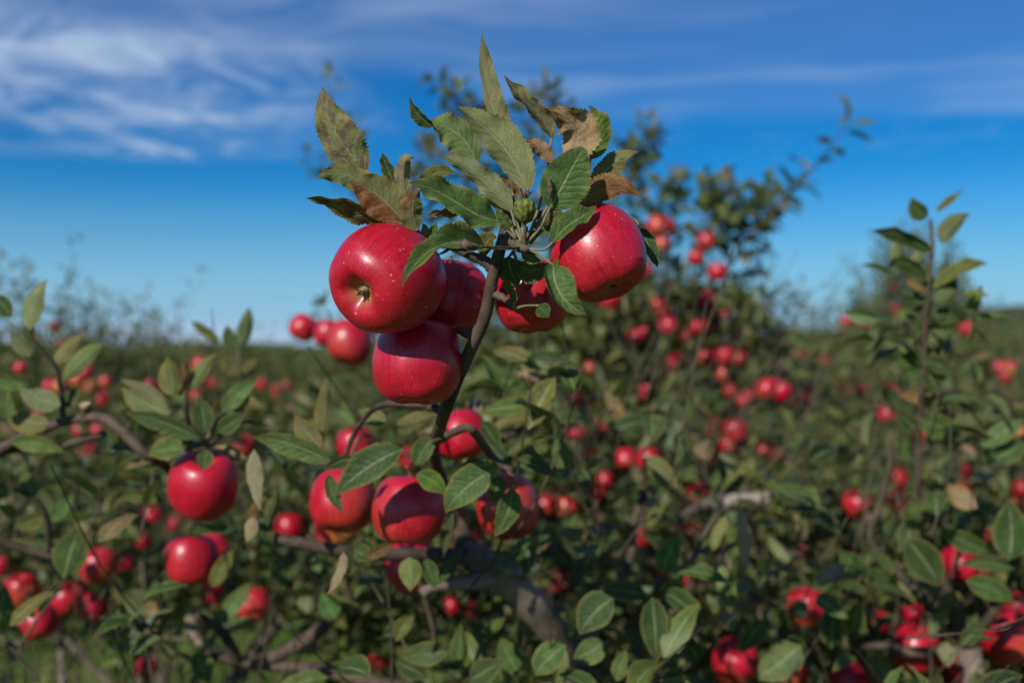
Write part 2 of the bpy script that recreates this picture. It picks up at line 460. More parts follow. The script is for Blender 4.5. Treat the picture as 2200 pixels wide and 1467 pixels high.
def leaf_geo(mid, w, roll=0.0, twist=0.0, fold=0.25, curl=0.0, wave=0.04, nu=26, nv=8, teeth=0, seed=0, view=None, nrm=None, cut=0.0):
    """A leaf along the midrib points mid (world). roll 0 turns the upper face to the eye, 180 the underside; fold lifts both
    halves; curl rolls the rims over to the upper (+) or lower (-) face; fold and curl may differ per half."""
    rng = random.Random(seed)
    fold = fold if isinstance(fold, tuple) else (fold, fold)
    curl = curl if isinstance(curl, tuple) else (curl, curl)
    n = len(mid) - 1
    def bez(t):
        q = [Vector(p) for p in mid]
        while len(q) > 1:
            q = [q[i].lerp(q[i + 1], t) for i in range(len(q) - 1)]
        return q[0]
    centre = bez(0.5)
    C = (view if view is not None else (cam.location - centre)).normalized() if nrm is None else nrm
    L = sum((bez((i + 1) / 12) - bez(i / 12)).length for i in range(12))
    V, UV = [], []
    p1, p2 = rng.uniform(0, 6), rng.uniform(0, 6)
    half = nv // 2
    asym = rng.uniform(-0.06, 0.06)
    for i in range(nu + 1):
        t = i / nu
        tt = t * (1 - cut)
        T = (bez(min(t + 0.02, 1)) - bez(max(t - 0.02, 0))).normalized()
        N = (C - T * C.dot(T)).normalized()
        S = T.cross(N)
        a = R(roll + twist * (t - 0.5))
        N, S = N * math.cos(a) - S * math.sin(a), S * math.cos(a) + N * math.sin(a)
        c = bez(t)
        hw = 0.5 * w * max(prof(tt), 0.0)
        if i == nu and cut == 0:
            hw = 0.0004
        if i == 0:
            hw = 0.0006
        row = []
        for sgn, k in ((-1, 0), (1, 1)):
            x = z = 0.0
            pts = []
            for j in range(1, half + 1):
                s = (j - 0.5) / half
                an = fold[k] + curl[k] * s * (0.4 + 0.6 * math.sin(math.pi * min(t * 1.1, 1)))
                x += math.cos(an) / half; z += math.sin(an) / half
                e = 1.0
                if teeth and j == half and 0 < i < nu:
                    e = 1.0 + teeth * (0.5 if i % 2 else -0.5) + rng.uniform(-teeth, teeth) * 0.35
                hh = hw * (1 + sgn * asym) * e
                wv = (wave * 1.45) * L * ((j / half) ** 1.6) * (math.sin(t * 11 + p1 + sgn * 1.3) * 0.6 + math.sin(t * 23 + p2 - sgn) * 0.4) * min(1, 4 * t, 5 * (1 - t) + 0.1)
                pts.append((c + S * (sgn * x * hh) + N * (z * hh + wv), 0.5 + 0.5 * sgn * j / half))
            row.append(pts)
        line = [p for p in reversed(row[0])] + [(c, 0.5)] + row[1]
        for p, vv in line:
            V.append(p); UV.append((t, vv))
    Q = []
    m = nv + 1
    for i in range(nu):
        for j in range(nv):
            Q.append((i * m + j, i * m + j + 1, (i + 1) * m + j + 1, (i + 1) * m + j))
    return V, np.array(Q, dtype=np.int32), UV

PAL = {  # upper face, underside, blotch, yellow rim, withered
    'green': ((0.048, 0.098, 0.028), (0.15, 0.185, 0.10), 0.4, 0.5, 0.0),
    'dark': ((0.028, 0.060, 0.019), (0.12, 0.155, 0.08), 0.35, 0.4, 0.0),
    'grey': ((0.070, 0.120, 0.048), (0.17, 0.20, 0.125), 0.15, 0.35, 0.0),
    'lime': ((0.075, 0.125, 0.024), (0.15, 0.19, 0.07), 0.15, 0.8, 0.0),
    'olive': ((0.085, 0.090, 0.022), (0.155, 0.165, 0.065), 0.35, 0.85, 0.0),
    'pale': ((0.07, 0.10, 0.04), (0.195, 0.215, 0.12), 0.2, 0.3, 0.0),
    'mottled': ((0.08, 0.11, 0.03), (0.19, 0.205, 0.10), 0.8, 0.7, 0.0),
    'rust': ((0.14, 0.075, 0.022), (0.19, 0.115, 0.04), 0.35, 1.0, 0.28),
    'brown': ((0.13, 0.085, 0.028), (0.17, 0.12, 0.045), 0.4, 0.9, 0.40),
    'dead': ((0.26, 0.15, 0.085), (0.36, 0.235, 0.165), 0.25, 0.5, 0.18),
    'pink': ((0.24, 0.165, 0.115), (0.30, 0.225, 0.165), 0.3, 0.3, 0.0),
}

def own_look(o, kind, rng, wither=None, half=0.0):
    f, b, bl, ed, wi = PAL[kind]
    f, b = tuple(x * k for x, k in zip(f, (1.28, 1.28, 0.78))), tuple(x * q for x, q in zip(b, (1.16, 1.12, 0.92)))
    j = lambda c: tuple(max(0.004, x * rng.uniform(0.88, 1.12)) for x in c)
    o['front_color'], o['back_color'] = j(f), j(b)
    o['blotch'], o['edge'], o['wither'], o['half'] = bl, ed, wi if wither is None else wither, half

LEAF_SPOTS = []      # where the leaves set by hand are (u, v, d, px): the filling keeps off them

def leaf(parent, pts, w, kind='green', roll=0, stalk=None, label=None, seed=None, fine=True, stalk_r=0.0011, wither=None, half=0.0, **kw):
    """pts: (u, v, d) along the midrib, base first; w: width in px of the photograph"""
    seed = len(LEAF_SPOTS) * 7 + 3 if seed is None else seed
    W = [P(*p) for p in pts]
    d = sum(p[2] for p in pts) / len(pts)
    res = dict(nu=48, nv=10, teeth=0.11) if fine else dict(nu=8, nv=4)
    res.update(kw)
    V, Q, UV = leaf_geo(W, w * d / F * (0.90 if fine else 0.95), roll, seed=seed, **res)
    base = W[0]
    off = parent_world(parent)
    me = mesh('leaf', [v - base for v in V], Q, LEAF_OWN, UV)
    o = link('leaf', me, parent, base - off)
    own_look(o, kind, random.Random(seed), wither, half)
    if label:
        o['label'] = label
    LEAF_SPOTS.append((pts[len(pts) // 2][0], pts[len(pts) // 2][1], d, w))
    if stalk:
        pt = [base + (W[1] - W[0]) * 0.05] + [P(*p) for p in stalk]
        tube('leaf_stalk', pt, [stalk_r * 0.85] * (len(pt) - 1) + [stalk_r * 1.3], STALK, o, sides=6, per=5, rough=0.0, seed=seed)
    return o

# ------------------------------------------------------------------ apples
PROFILE = [(0.0, 0.55), (0.06, 0.565), (0.16, 0.67), (0.30, 0.80), (0.46, 0.865), (0.64, 0.835), (0.81, 0.69), (0.94, 0.42), (1.0, 0.08),
           (0.975, -0.25), (0.875, -0.55), (0.72, -0.76), (0.54, -0.865), (0.40, -0.875), (0.27, -0.80), (0.16, -0.69), (0.07, -0.63), (0.0, -0.62)]

def apple_mesh(seed, seg, per, lobes=0.025, lean=0.0):
    rng = random.Random(seed)
    pts, _ = smooth_line([Vector((r, 0, z)) for r, z in PROFILE], [1] * len(PROFILE), per)
    V, Fc = [], []
    ph, ph2 = rng.uniform(0, 6), rng.uniform(0, 6)
    n = len(pts)
    for p in pts[1:-1]:
        for k in range(seg):
            a = 2 * math.pi * k / seg
            lob = 1 + lobes * math.cos(5 * a + ph) * max(0.0, min(1.0, (0.2 - p.z) * 1.2)) + 0.02 * math.cos(2 * a + ph2) + 0.012 * math.cos(3 * a + ph)
            z = p.z + lean * p.x * math.cos(a) + 0.03 * math.cos(5 * a + ph) * (1 if p.z < -0.6 else 0) * p.x
            V.append((max(p.x, 0.0) * lob * math.cos(a), max(p.x, 0.0) * lob * math.sin(a), z))
    m = n - 2
    for i in range(m - 1):
        for k in range(seg):
            k2 = (k + 1) % seg
            Fc.append((i * seg + k, (i + 1) * seg + k, (i + 1) * seg + k2, i * seg + k2))
    V.append((0, 0, pts[0].z)); V.append((0, 0, pts[-1].z))
    for k in range(seg):
        k2 = (k + 1) % seg
        Fc.append((len(V) - 2, k, k2)); Fc.append((len(V) - 1, (m - 1) * seg + k2, (m - 1) * seg + k))
    return mesh('apple', V, Fc, SKIN)

def stem_mesh(seed):
    rng = random.Random(seed)
    p, r = smooth_line([Vector((0, 0, 0.52)), Vector((0.02, 0.01, 0.75)), Vector((0.07, rng.uniform(-0.05, 0.05), 0.95)), Vector((0.15, rng.uniform(-0.1, 0.1), 1.15))], [0.035, 0.03, 0.03, 0.045], 4)
    V, Fc = tube_geo(p, r, 6, 0.05, rng)
    return mesh('stem', V, Fc, STALK_RED)

def calyx_mesh(seed):
    rng = random.Random(seed)
    V, Fc = [], []
    for k in range(5):
        a = 2 * math.pi * k / 5 + rng.uniform(-0.2, 0.2)
        c, s = math.cos(a), math.sin(a)
        b = len(V)
        for r, z, h in ((0.075, -0.66, 0.045), (0.062, -0.73, 0.04), (0.035, -0.79, 0.028), (0.075 + rng.uniform(-0.02, 0.05), -0.85, 0.004)):
            V += [(r * c - h * s, r * s + h * c, z), ((r + 0.018) * c, (r + 0.018) * s, z - 0.01), (r * c + h * s, r * s - h * c, z)]
        for i in range(3):
            for j in range(2):
                q = b + i * 3 + j
                Fc.append((q, q + 1, q + 4, q + 3))
    for k in range(9):
        a = rng.uniform(0, 6.28); r = rng.uniform(0.0, 0.035); b = len(V); e = 0.008
        x, y = r * math.cos(a), r * math.sin(a)
        V += [(x - e, y, -0.63), (x + e, y, -0.63), (x, y + e, -0.63), (x * 1.4, y * 1.4, -0.80 - rng.uniform(0, 0.05))]
        Fc += [(b, b + 1, b + 3), (b + 1, b + 2, b + 3), (b + 2, b, b + 3)]
    return mesh('calyx', V, Fc, CALYX)

STEMS = [stem_mesh(i) for i in range(3)]
CALYXES = [calyx_mesh(i) for i in range(3)]
MIDS = [apple_mesh(20 + i, 28, 2, 0.03, 0.04 * (i - 1)) for i in range(4)]
FARS = [apple_mesh(40 + i, 14, 1, 0.03) for i in range(3)]
APPLES = []          # (u, v, d, px): kept clear of filling leaves

def apple(u, v, px, label, group, axis=None, d=None, ripe=1.0, blush=0.25, hero=False, seed=0, size=0.076, parts=True, squash=1.0, clear=True, spin=None):
    """px: its width in the photograph; axis points from calyx to stem"""
    rng = random.Random(seed * 13 + int(u) * 7 + int(v))
    d = size * F / px if d is None else d
    r = 0.5 * px * d / F
    if axis is None:
        axis = Vector((rng.gauss(0, 0.28), rng.gauss(0.10, 0.28), 1))
    axis = Vector(axis).normalized()
    me = apple_mesh(seed + 100, 72, 5, 0.028, 0.03) if hero else (MIDS[rng.randrange(4)] if px > 24 else FARS[rng.randrange(3)])
    o = link('apple', me, None, P(u, v, d))
    q = Vector((0, 0, 1)).rotation_difference(axis) @ Quaternion((0, 0, 1), spin if spin is not None else rng.uniform(0, 6.28))
    o.rotation_mode = 'QUATERNION'
    o.rotation_quaternion = q
    o.scale = (r, r, r * squash)
    o['blush'] = blush if hero or blush > .35 else rng.choice((.1, .2, .35, .45, .55))
    tag(o, label, 'apple', group)
    if parts:
        link('stem', STEMS[rng.randrange(3)], o)
        link('calyx', CALYXES[rng.randrange(3)], o)
    if clear:
        APPLES.append((u, v, d, px))
    return o

# ------------------------------------------------------------------ trees
class Tree:
    def __init__(s, label, base, group, seed, cap=300, name='apple_tree'):
        s.root = link(name, None, None, Vector(base))
        tag(s.root, label, 'apple tree', group)
        s.rng = random.Random(seed)
        s.np = np.random.RandomState(seed)
        s.leaves = []            # (base, direction, normal, length, width, tint, sheltered)
        s.twigs_v, s.twigs_f = [], []
        s.cap = cap
        s.sky = lambda u: -1e9
        s.near = 0.9
        s.floor = None
    def branch(s, pts, rad, mat=None, name='branch', sides=12, seed=0, rough=0.06, label=None, **kw):
        o = tube(name, [P(*p) if not isinstance(p, Vector) else p for p in pts], rad, mat or BARK_GREY, s.root, sides, seed=seed, rough=rough, **kw)
        if label:
            o['label'] = label
        return o
    def twig(s, pts, rad, per=3):
        p, r = smooth_line(pts, rad, per)
        V, Fc = tube_geo(p, r, 5, 0.05, s.rng, False)
        b = len(s.twigs_v)
        s.twigs_v += V
        s.twigs_f += [tuple(i + b for i in f) for f in Fc]
    def leafing(s, pts, gap=0.026, length=0.07, start=0.1, tip=True, droop=0.15, spread=1.0, tw=0.0022):
        """a shoot with leaves spiralling round it"""
        rng = s.rng
        p, r = smooth_line(pts, [tw] * len(pts), 4)
        s.twig(pts, [tw * 1.25] + [tw] * (len(pts) - 2) + [tw * 0.55])
        ln = [0.0]
        for i in range(1, len(p)):
            ln.append(ln[-1] + (p[i] - p[i - 1]).length)
        tot = ln[-1]
        x = start * tot
        ang = rng.uniform(0, 6.28)
        while x < tot:
            i = max(k for k in range(len(ln)) if ln[k] <= x)
            i = min(i, len(p) - 2)
            f = (x - ln[i]) / max(ln[i + 1] - ln[i], 1e-6)
            c = p[i].lerp(p[i + 1], f)
            ax = (p[i + 1] - p[i]).normalized()
            s.put_leaf(c, ax, ang, length * rng.uniform(0.7, 1.15) * (0.72 + 0.28 * min(1, (tot - x) / 0.06)), droop, spread)
            ang += 2.4 + rng.uniform(-0.4, 0.4)
            x += gap * rng.uniform(0.6, 1.4)
        if tip:
            for k in range(3):
                s.put_leaf(p[-1], (p[-1] - p[-2]).normalized(), ang + k * 2.1, length * rng.uniform(0.6, 0.9), droop * 0.3, 0.55)
    def put_leaf(s, c, ax, ang, L, droop, spread):
        rng = s.rng
        a = ax.orthogonal().normalized(); b = ax.cross(a)
        rad = a * math.cos(ang) + b * math.sin(ang)
        T = (ax * rng.uniform(0.25, 0.75) + rad * spread + Vector((0, 0, -droop)) + Vector((rng.gauss(0, .2), rng.gauss(0, .2), rng.gauss(0, .2)))).normalized()
        up = ax * 0.6 + Vector((0, 0, 0.65)) + SUN_DIR * 0.3 + Vector((rng.gauss(0, .55), rng.gauss(0, .55), rng.gauss(0, .35)))
        N = up - T * up.dot(T)
        if N.length < 1e-3:
            N = T.orthogonal()
        N.normalize()
        s.leaves.append((*(c + T * 0.012), *T, *N, L, L * rng.uniform(0.38, 0.54), rng.random(), 0.0))
    def rosette(s, c, n=5, length=0.07, up=None):
        up = Vector(up or (0, 0, 1)).normalized()
        a0 = s.rng.uniform(0, 6.28)
        for k in range(n):
            s.put_leaf(c, up, a0 + k * 6.28 / n, length * s.rng.uniform(0.75, 1.15), 0.25, 0.9)
    def fill(s, centre, radii, shoots, length=(0.14, 0.34), gap=0.027, leafL=0.07, zmin=0.35, up=0.75, limb=None, hollow=0.0):
        rng = s.rng
        for _ in range(shoots):
            while True:
                q = Vector((rng.uniform(-1, 1), rng.uniform(-1, 1), rng.uniform(-1, 1)))
                if hollow < q.length <= 1:
                    break
            c = Vector((centre[0] + q.x * radii[0], centre[1] + q.y * radii[1], centre[2] + q.z * radii[2]))
            if c.z < zmin:
                continue
            out = Vector((q.x, q.y, q.z * 0.4))
            dr = (out * 0.8 + Vector((0, 0, up)) + Vector((rng.gauss(0, .4), rng.gauss(0, .4), rng.gauss(0, .35)))).normalized()
            l = rng.uniform(*length)
            b = Vector((rng.gauss(0, .12), rng.gauss(0, .12), -0.10)) * l
            s.leafing([c, c + dr * l * 0.5 + b * 0.5, c + dr * l], gap, leafL, tw=0.0013)
            if limb is not None:
                near = min(limb, key=lambda k: (k - c).length)
                if (near - c).length < 0.5 and rng.random() < 0.3:
                    mid_ = near.lerp(c, 0.5) + Vector((0, 0, -0.03))
                    s.twig([near, mid_, c], [0.0032, 0.0022, 0.0014])
    def finish(s, apples, spots, singles=True):
        off = s.root.location
        if s.twigs_v:
            V = np.array([tuple(v) for v in s.twigs_v], dtype=np.float32) - np.array(off, dtype=np.float32)
            o = link('twigs', mesh('twigs', V, np.array(s.twigs_f, dtype=np.int32), BARK_TWIG), s.root)
            o['kind'] = 'stuff'
        if not s.leaves:
            return 0
        A = np.array(s.leaves)
        c = A[:, 0:3] + A[:, 3:6] * (A[:, 9:10] * 0.5)
        d = np.maximum(c[:, 1], 0.05)
        u = U0 + c[:, 0] / d * F
        v = VH - (c[:, 2] - CZ) / d * F
        px = A[:, 9] / d * F
        tipv = np.minimum(v, VH - (A[:, 2] + A[:, 5] * A[:, 9] - CZ) / d * F)
        ok = (A[:, 1] > s.near) & (c[:, 1] > s.near)
        lim = np.array([s.sky(x) for x in u])
        ok &= (tipv > lim + np.clip(s.np.normal(0, 22, len(A)), -55, 60)) | (A[:, 12] > .5)
        rs = s.np.rand(len(A))
        if s.floor:                                          # thinned low down, where the grass shows through
            ok &= (v < np.array([s.floor(x) for x in u])) | (s.np.rand(len(A)) < 0.12)
        for (au, av, ad, ap) in apples:                      # fruit that the photograph shows is not buried
            hit = (d < ad + 0.01) & (np.hypot(u - au, v - av) < ap * 0.5 + 0.30 * px) & (rs < 0.93)
            ok &= ~hit
        rs2 = s.np.rand(len(A))
        for (au, av, ad, ap) in apples:                      # nor wholly kept from the sun
            if ad < 1.3:
                continue
            w_ = c - np.array(P(au, av, ad))
            t_ = w_ @ np.array(SUN_DIR)
            perp = np.linalg.norm(w_ - t_[:, None] * np.array(SUN_DIR), axis=1)
            ok &= ~((t_ > 0) & (t_ < .5) & (perp < ap * .5 * ad / F + .012) & (rs2 < .8))
        for (au, av, ad, ap) in spots:
            hit = (d < ad) & (np.hypot(u - au, v - av) < ap * 0.45 + 0.2 * px) & (rs < 0.7)
            ok &= ~hit
        # nothing grows inside fruit
        A, u, v, d, px = A[ok], u[ok], v[ok], d[ok], px[ok]
        if not len(A):
            return 0
        inview = (u > -30) & (u < 2230) & (v > -30) & (v < 1500)
        rank = np.where(inview, px, -1.0)
        if singles:
            # leaves behind several others in the same small patch of view count less
            order = np.argsort(d)
            seen = {}
            for i in order:
                if not inview[i]:
                    continue
                k = (int(u[i] // 22), int(v[i] // 22))
                h = seen.get(k, 0)
                if h >= 3:
                    rank[i] *= 0.3
                seen[k] = h + 1
        order = np.argsort(-rank)
        nsing = min(s.cap, int((rank > 0).sum())) if singles else 0
        for i in order[:nsing]:
            r_ = A[i]
            T, N = Vector(r_[3:6]), Vector(r_[6:9])
            S = N.cross(T)
            L, W = r_[9], r_[10]
            o = bpy.data.objects.new('leaf', LEAFS[int(r_[11] * 997) % len(LEAFS)])
            COL.objects.link(o)
            o.parent = s.root
            p = Vector(r_[0:3]) - off
            o.matrix_basis = Matrix(((T.x * L, S.x * W, N.x * L, p.x), (T.y * L, S.y * W, N.y * L, p.y), (T.z * L, S.z * W, N.z * L, p.z), (0, 0, 0, 1)))
        rest = A[order[nsing:]]
        if len(rest):
            me = mass(rest, off, MASS_NEAR)
            o = link('foliage', me, s.root)
            o['kind'] = 'stuff'
        return len(A)

def generic_leaf(nu, nv, seed):
    """unit leaf: length along x, width 1 along y, upper face to +z"""
    rng = random.Random(seed)
    b = rng.uniform(-0.16, 0.05)
    mid = [Vector((0, 0, 0)), Vector((0.35, rng.uniform(-.03, .03), 0.06)), Vector((0.7, rng.uniform(-.05, .05), 0.04)), Vector((0.98, rng.uniform(-.07, .07), b))]
    V, Q, UV = leaf_geo(mid, 1.0, 0, rng.uniform(-25, 25), rng.uniform(0.1, 0.55), rng.uniform(-0.4, 0.5), 0.03, nu, nv, 0, seed, nrm=Vector((0, 0, 1)))
    # leaf_geo lays s=+1 along T x N = -y; mirror keeps the upper face up
    V = np.array([tuple(p) for p in V], dtype=np.float32)
    V[:, 2] = np.where(True, V[:, 2], 0)
    V[:, 2] *= 1.0
    # thin the fold heights, which were made for width 1, to a leaf half as wide as long
    return V, Q, np.array(UV, dtype=np.float32)

def leaf_variant(nu, nv, seed):
    V, Q, UV = generic_leaf(nu, nv, seed)
    # bring the rise of the halves to scale: height was built for width 1, real width is 0.5 of the length
    t = np.repeat(np.arange(nu + 1) / nu, nv + 1)
    midz = V[nv // 2::nv + 1][:, 2].repeat(nv + 1)
    V[:, 2] = midz + (V[:, 2] - midz) * 0.5
    return V, Q, UV

def leaf_object_mesh(seed):
    V, Q, UV = leaf_variant(6, 4, seed)
    return mesh('leaf', V, Q, LEAF_ANY, UV)
LEAFS = [leaf_object_mesh(200 + i) for i in range(10)]
MASS_NEAR = [leaf_variant(4, 2, 300 + i) for i in range(6)]
MASS_FAR = [leaf_variant(2, 2, 400 + i) for i in range(4)]

def mass(A, off, variants):
    """many leaves as one mesh"""
    Vs, Qs, Us, Ts = [], [], [], []
    base = 0
    which = (A[:, 11] * 9973).astype(int) % len(variants)
    off = np.array(off, dtype=np.float64)
    for k, (V, Q, UV) in enumerate(variants):
        B = A[which == k]
        if not len(B):
            continue
        T, N = B[:, 3:6], B[:, 6:9]
        S = np.cross(N, T)
        L, W = B[:, 9], B[:, 10]
        pts = (B[:, None, 0:3] - off) + V[None, :, 0:1] * (T * L[:, None])[:, None, :] + V[None, :, 1:2] * (S * W[:, None])[:, None, :] + V[None, :, 2:3] * (N * L[:, None])[:, None, :]
        Vs.append(pts.reshape(-1, 3))
        idx = (np.arange(len(B)) * len(V))[:, None, None] + Q[None] + base
        Qs.append(idx.reshape(-1, 4))
        Us.append(np.tile(UV, (len(B), 1)))
        Ts.append(np.repeat(B[:, 11], len(V)))
        base += len(B) * len(V)
    return mesh('foliage', np.concatenate(Vs), np.concatenate(Qs), LEAF_ANY, np.concatenate(Us), np.concatenate(Ts))

def pw(*pts):
    """piecewise-linear function of u"""
    xs, ys = [p[0] for p in pts], [p[1] for p in pts]
    return lambda u: float(np.interp(u, xs, ys))

# ------------------------------------------------------------------ ground, hills
GRASS_SOIL = plain_shader("orchard_floor", (0.045, 0.085, 0.014), (0.10, 0.10, 0.028), 2.2, 0.95, 0.02)
WOODLAND = plain_shader("far_woodland", (0.022, 0.038, 0.016), (0.060, 0.070, 0.024), 0.35, 0.95, 0.5)

gx = np.linspace(-1, 1, 61)
gx = np.sign(gx) * np.abs(gx) ** 2.2 * 900
gy = np.concatenate([np.linspace(-40, 0, 6), (np.linspace(0, 1, 60)[1:] ** 2.4) * 900])
GV = [(x, y, 0.03 * math.sin(x * 1.3) * math.cos(y * 0.9)) for y in gy for x in gx]
GF = np.array([(j * 61 + i, j * 61 + i + 1, (j + 1) * 61 + i + 1, (j + 1) * 61 + i) for j in range(len(gy) - 1) for i in range(60)], dtype=np.int32)
tag(link('ground', mesh('ground', GV, GF, GRASS_SOIL)), kind='structure')

def hill(u0, u1, d, top, depth, seed, rough):
    """a wooded rise: crest heights follow top(u) at distance d, back and front slopes run down to the ground"""
    rng = np.random.RandomState(seed)
    us = np.linspace(u0, u1, 220)
    V = []
    rows = 9
    bump = np.convolve(rng.rand(240), np.ones(5) / 5, 'same')[:220] - 0.5
    bump2 = rng.rand(220) - 0.5
    for r_ in range(rows):
        f = r_ / (rows - 1)
        for i, u in enumerate(us):
            h = CZ - (top(u) - VH) / F * d
            hh = h * math.sin(math.pi * min(0.98, max(0.0, f))) if 0 < r_ < rows - 1 else -0.5
            jag = (bump[i] * 1.6 + bump2[i] * 0.7) * rough * math.sin(math.pi * f) + (rng.rand() - 0.5) * rough * (0 < r_ < rows - 1)
            V.append(((u - U0) / F * d, d + (f - 0.5) * depth, max(hh + jag, -0.5)))
    Q = np.array([(j * 220 + i, j * 220 + i + 1, (j + 1) * 220 + i + 1, (j + 1) * 220 + i) for j in range(rows - 1) for i in range(219)], dtype=np.int32)
    tag(link('hill', mesh('hill', V, Q, WOODLAND, smooth=False)), kind='structure')

hill(1480, 2700, 150, pw((1480, 750), (1640, 728), (1900, 712), (2050, 680), (2110, 664), (2200, 660), (2700, 668)), 60, 3, 1.1)
hill(-700, 1500, 260, pw((-700, 730), (0, 742), (330, 746), (400, 738), (520, 738), (640, 746), (1500, 748)), 90, 4, 1.0)

# ------------------------------------------------------------------ the near tree with the fruiting shoot
near = Tree("near apple tree bearing the sharp upright shoot with four big red apples", (0.24, 1.36, 0.0), None, 11)
T_ = near.root
near.branch([Vector((0.24, 1.36, -0.05)), Vector((0.25, 1.36, 0.45)), Vector((0.20, 1.34, 0.88)), P(1290, 1640, 1.27)], [0.062, 0.052, 0.047, 0.040], BARK_GREY, 'trunk', 16, 1)
near.branch([P(1290, 1640, 1.27), P(1225, 1467, 1.22), P(1195, 1370, 1.19), P(1120, 1275, 1.15), P(1040, 1210, 1.12), P(1000, 1185, 1.11)],
            [0.034, 0.0155, 0.0165, 0.018, 0.0195, 0.016], BARK_GREY, 'branch', 18, 2, rough=.11, label='thick grey limb below the fruiting shoot')
near.branch([P(1060, 1235, 1.12), P(1010, 1250, 1.10), P(945, 1255, 1.09), P(905, 1275, 1.08)], [0.012, 0.009, 0.008, 0.006], BARK_GREY, 'branch', 12, 3)
near.branch([P(1002, 1190, 1.13), P(985, 1120, 1.20), P(934, 985, 1.10), P(949, 905, 0.86), P(985, 810, 0.79), P(1016, 740, 0.765), P(1042, 680, 0.752), P(1060, 590, 0.742), P(1080, 515, 0.738), P(1090, 470, 0.738), P(1091, 441, 0.738)],
            [0.015, 0.0090, 0.0064, 0.0054, 0.0050, 0.0049, 0.0048, 0.0047, 0.0042, 0.0038, 0.0044], BARK_DARK, 'branch', 16, 4, rough=0.05, label='dark upright shoot carrying the big apples')
# the pruned tip, pale where it was cut
V_, F_ = tube_geo([Vector((0, 0, 0)), Vector((0.0005, -0.0012, 0.0022)), Vector((0.0007, -0.0016, 0.0027))], [0.0046, 0.0047, 0.0043], 14)
link('cut_end', mesh('cut_end', V_, F_, CUT_WOOD, smooth=False), T_, P(1089, 440, 0.7375) - T_.location)
# spurs on the shoot
near.branch([P(1064, 580, 0.742), P(1042, 562, 0.745), P(1018, 552, 0.75), P(960, 528, 0.755), P(915, 505, 0.752)], [0.0052, 0.0046, 0.0036, 0.0021, 0.0018], BARK_DARK, 'spur', 10, 5)
near.branch([P(1030, 708, 0.76), P(1008, 716, 0.765), P(985, 708, 0.775)], [0.005, 0.0046, 0.003], BARK_DARK, 'spur', 10, 6)
near.branch([P(1062, 632, 0.745), P(1080, 640, 0.735), P(1096, 652, 0.728), P(1102, 664, 0.724)], [0.0034, 0.0028, 0.0026, 0.0020], BARK_TWIG, 'spur', 9, 7, rough=0.2)
near.branch([P(1084, 524, 0.735), P(1098, 520, 0.722), P(1112, 526, 0.71), P(1126, 534, 0.704), P(1138, 533, 0.702)], [0.0046, 0.0042, 0.0036, 0.0034, 0.0018], BARK_TWIG, 'spur', 10, 8, rough=0.22, label='knobbly grey spur where the leaf stalks meet')
near.branch([P(1093, 505, 0.732), P(1096, 516, 0.722), P(1091, 524, 0.718)], [0.0034, 0.0040, 0.0028], BARK_TWIG, 'spur', 9, 9, rough=0.25)
near.branch([P(1092, 492, 0.738), P(1140, 468, 0.742), P(1185, 454, 0.745), P(1232, 432, 0.75), P(1262, 424, 0.752)], [0.0032, 0.0030, 0.0027, 0.0022, 0.0016], BARK_TWIG, 'branch', 9, 10, rough=0.12)
for k, (a, b) in enumerate((((1216, 442), (1228, 408)), ((1214, 446), (1212, 405)), ((1240, 432), (1248, 408)), ((1185, 455), (1190, 425)))):
    tube('fruit_stalk', [P(*a, 0.748), P((a[0] + b[0]) / 2 + 3, (a[1] + b[1]) / 2, 0.747), P(*b, 0.746)], [0.0013, 0.0012, 0.0012], STALK_RED, T_, 6, seed=k)
# lower limbs of the same tree
near.branch([P(1000, 1195, 1.11), P(900, 1190, 1.10), P(790, 1190, 1.08), P(700, 1178, 1.06), P(640, 1165, 1.05), P(592, 1155, 1.05)], [0.010, 0.0075, 0.007, 0.0068, 0.0066, 0.006], BARK_DARK, 'branch', 12, 12)
near.branch([P(956, 890, 0.85), P(925, 872, 0.86), P(880, 868, 0.88), P(830, 868, 0.92), P(795, 885, 0.96), P(765, 925, 0.98), P(745, 970, 0.99), P(738, 1000, 1.0)], [0.0040, 0.0036, 0.0033, 0.0030, 0.0028, 0.0026, 0.0024, 0.0020], BARK_DARK, 'branch', 10, 13)
near.branch([P(946, 945, 0.98), P(975, 928, 0.96), P(1008, 920, 0.93), P(1035, 950, 0.96), P(1062, 985, 0.98), P(1100, 1012, 0.98)], [0.0044, 0.0042, 0.0042, 0.0040, 0.0036, 0.0034], BARK_DARK, 'branch', 10, 14)
near.branch([P(1080, 945, 1.15), P(1105, 930, 1.16), P(1138, 912, 1.17)], [0.0034, 0.0038, 0.0040], BARK_TWIG, 'branch', 8, 15)
near.branch([P(1290, 1640, 1.27), P(1100, 1560, 1.32), P(900, 1490, 1.36), P(700, 1440, 1.40), P(540, 1425, 1.42), P(440, 1405, 1.42)], [0.026, 0.016, 0.011, 0.009, 0.008, 0.006], BARK_DARK, 'branch', 12, 16)
near.branch([P(545, 1425, 1.42), P(600, 1405, 1.41), P(660, 1372, 1.40), P(705, 1335, 1.40), P(722, 1290, 1.40)], [0.010, 0.0095, 0.010, 0.0095, 0.008], BARK_DARK, 'branch', 10, 17)
near.branch([P(510, 1425, 1.42), P(492, 1380, 1.40), P(470, 1350, 1.39), P(420, 1320, 1.38)], [0.009, 0.008, 0.007, 0.006], BARK_DARK, 'branch', 10, 18)
near.branch([P(1225, 1467, 1.22), P(1260, 1380, 1.28), P(1290, 1330, 1.34), P(1350, 1215, 1.40), P(1362, 1130, 1.42), P(1385, 1052, 1.42)], [0.018, 0.012, 0.009, 0.0068, 0.0066, 0.0066], BARK_TWIG, 'branch', 10, 19)
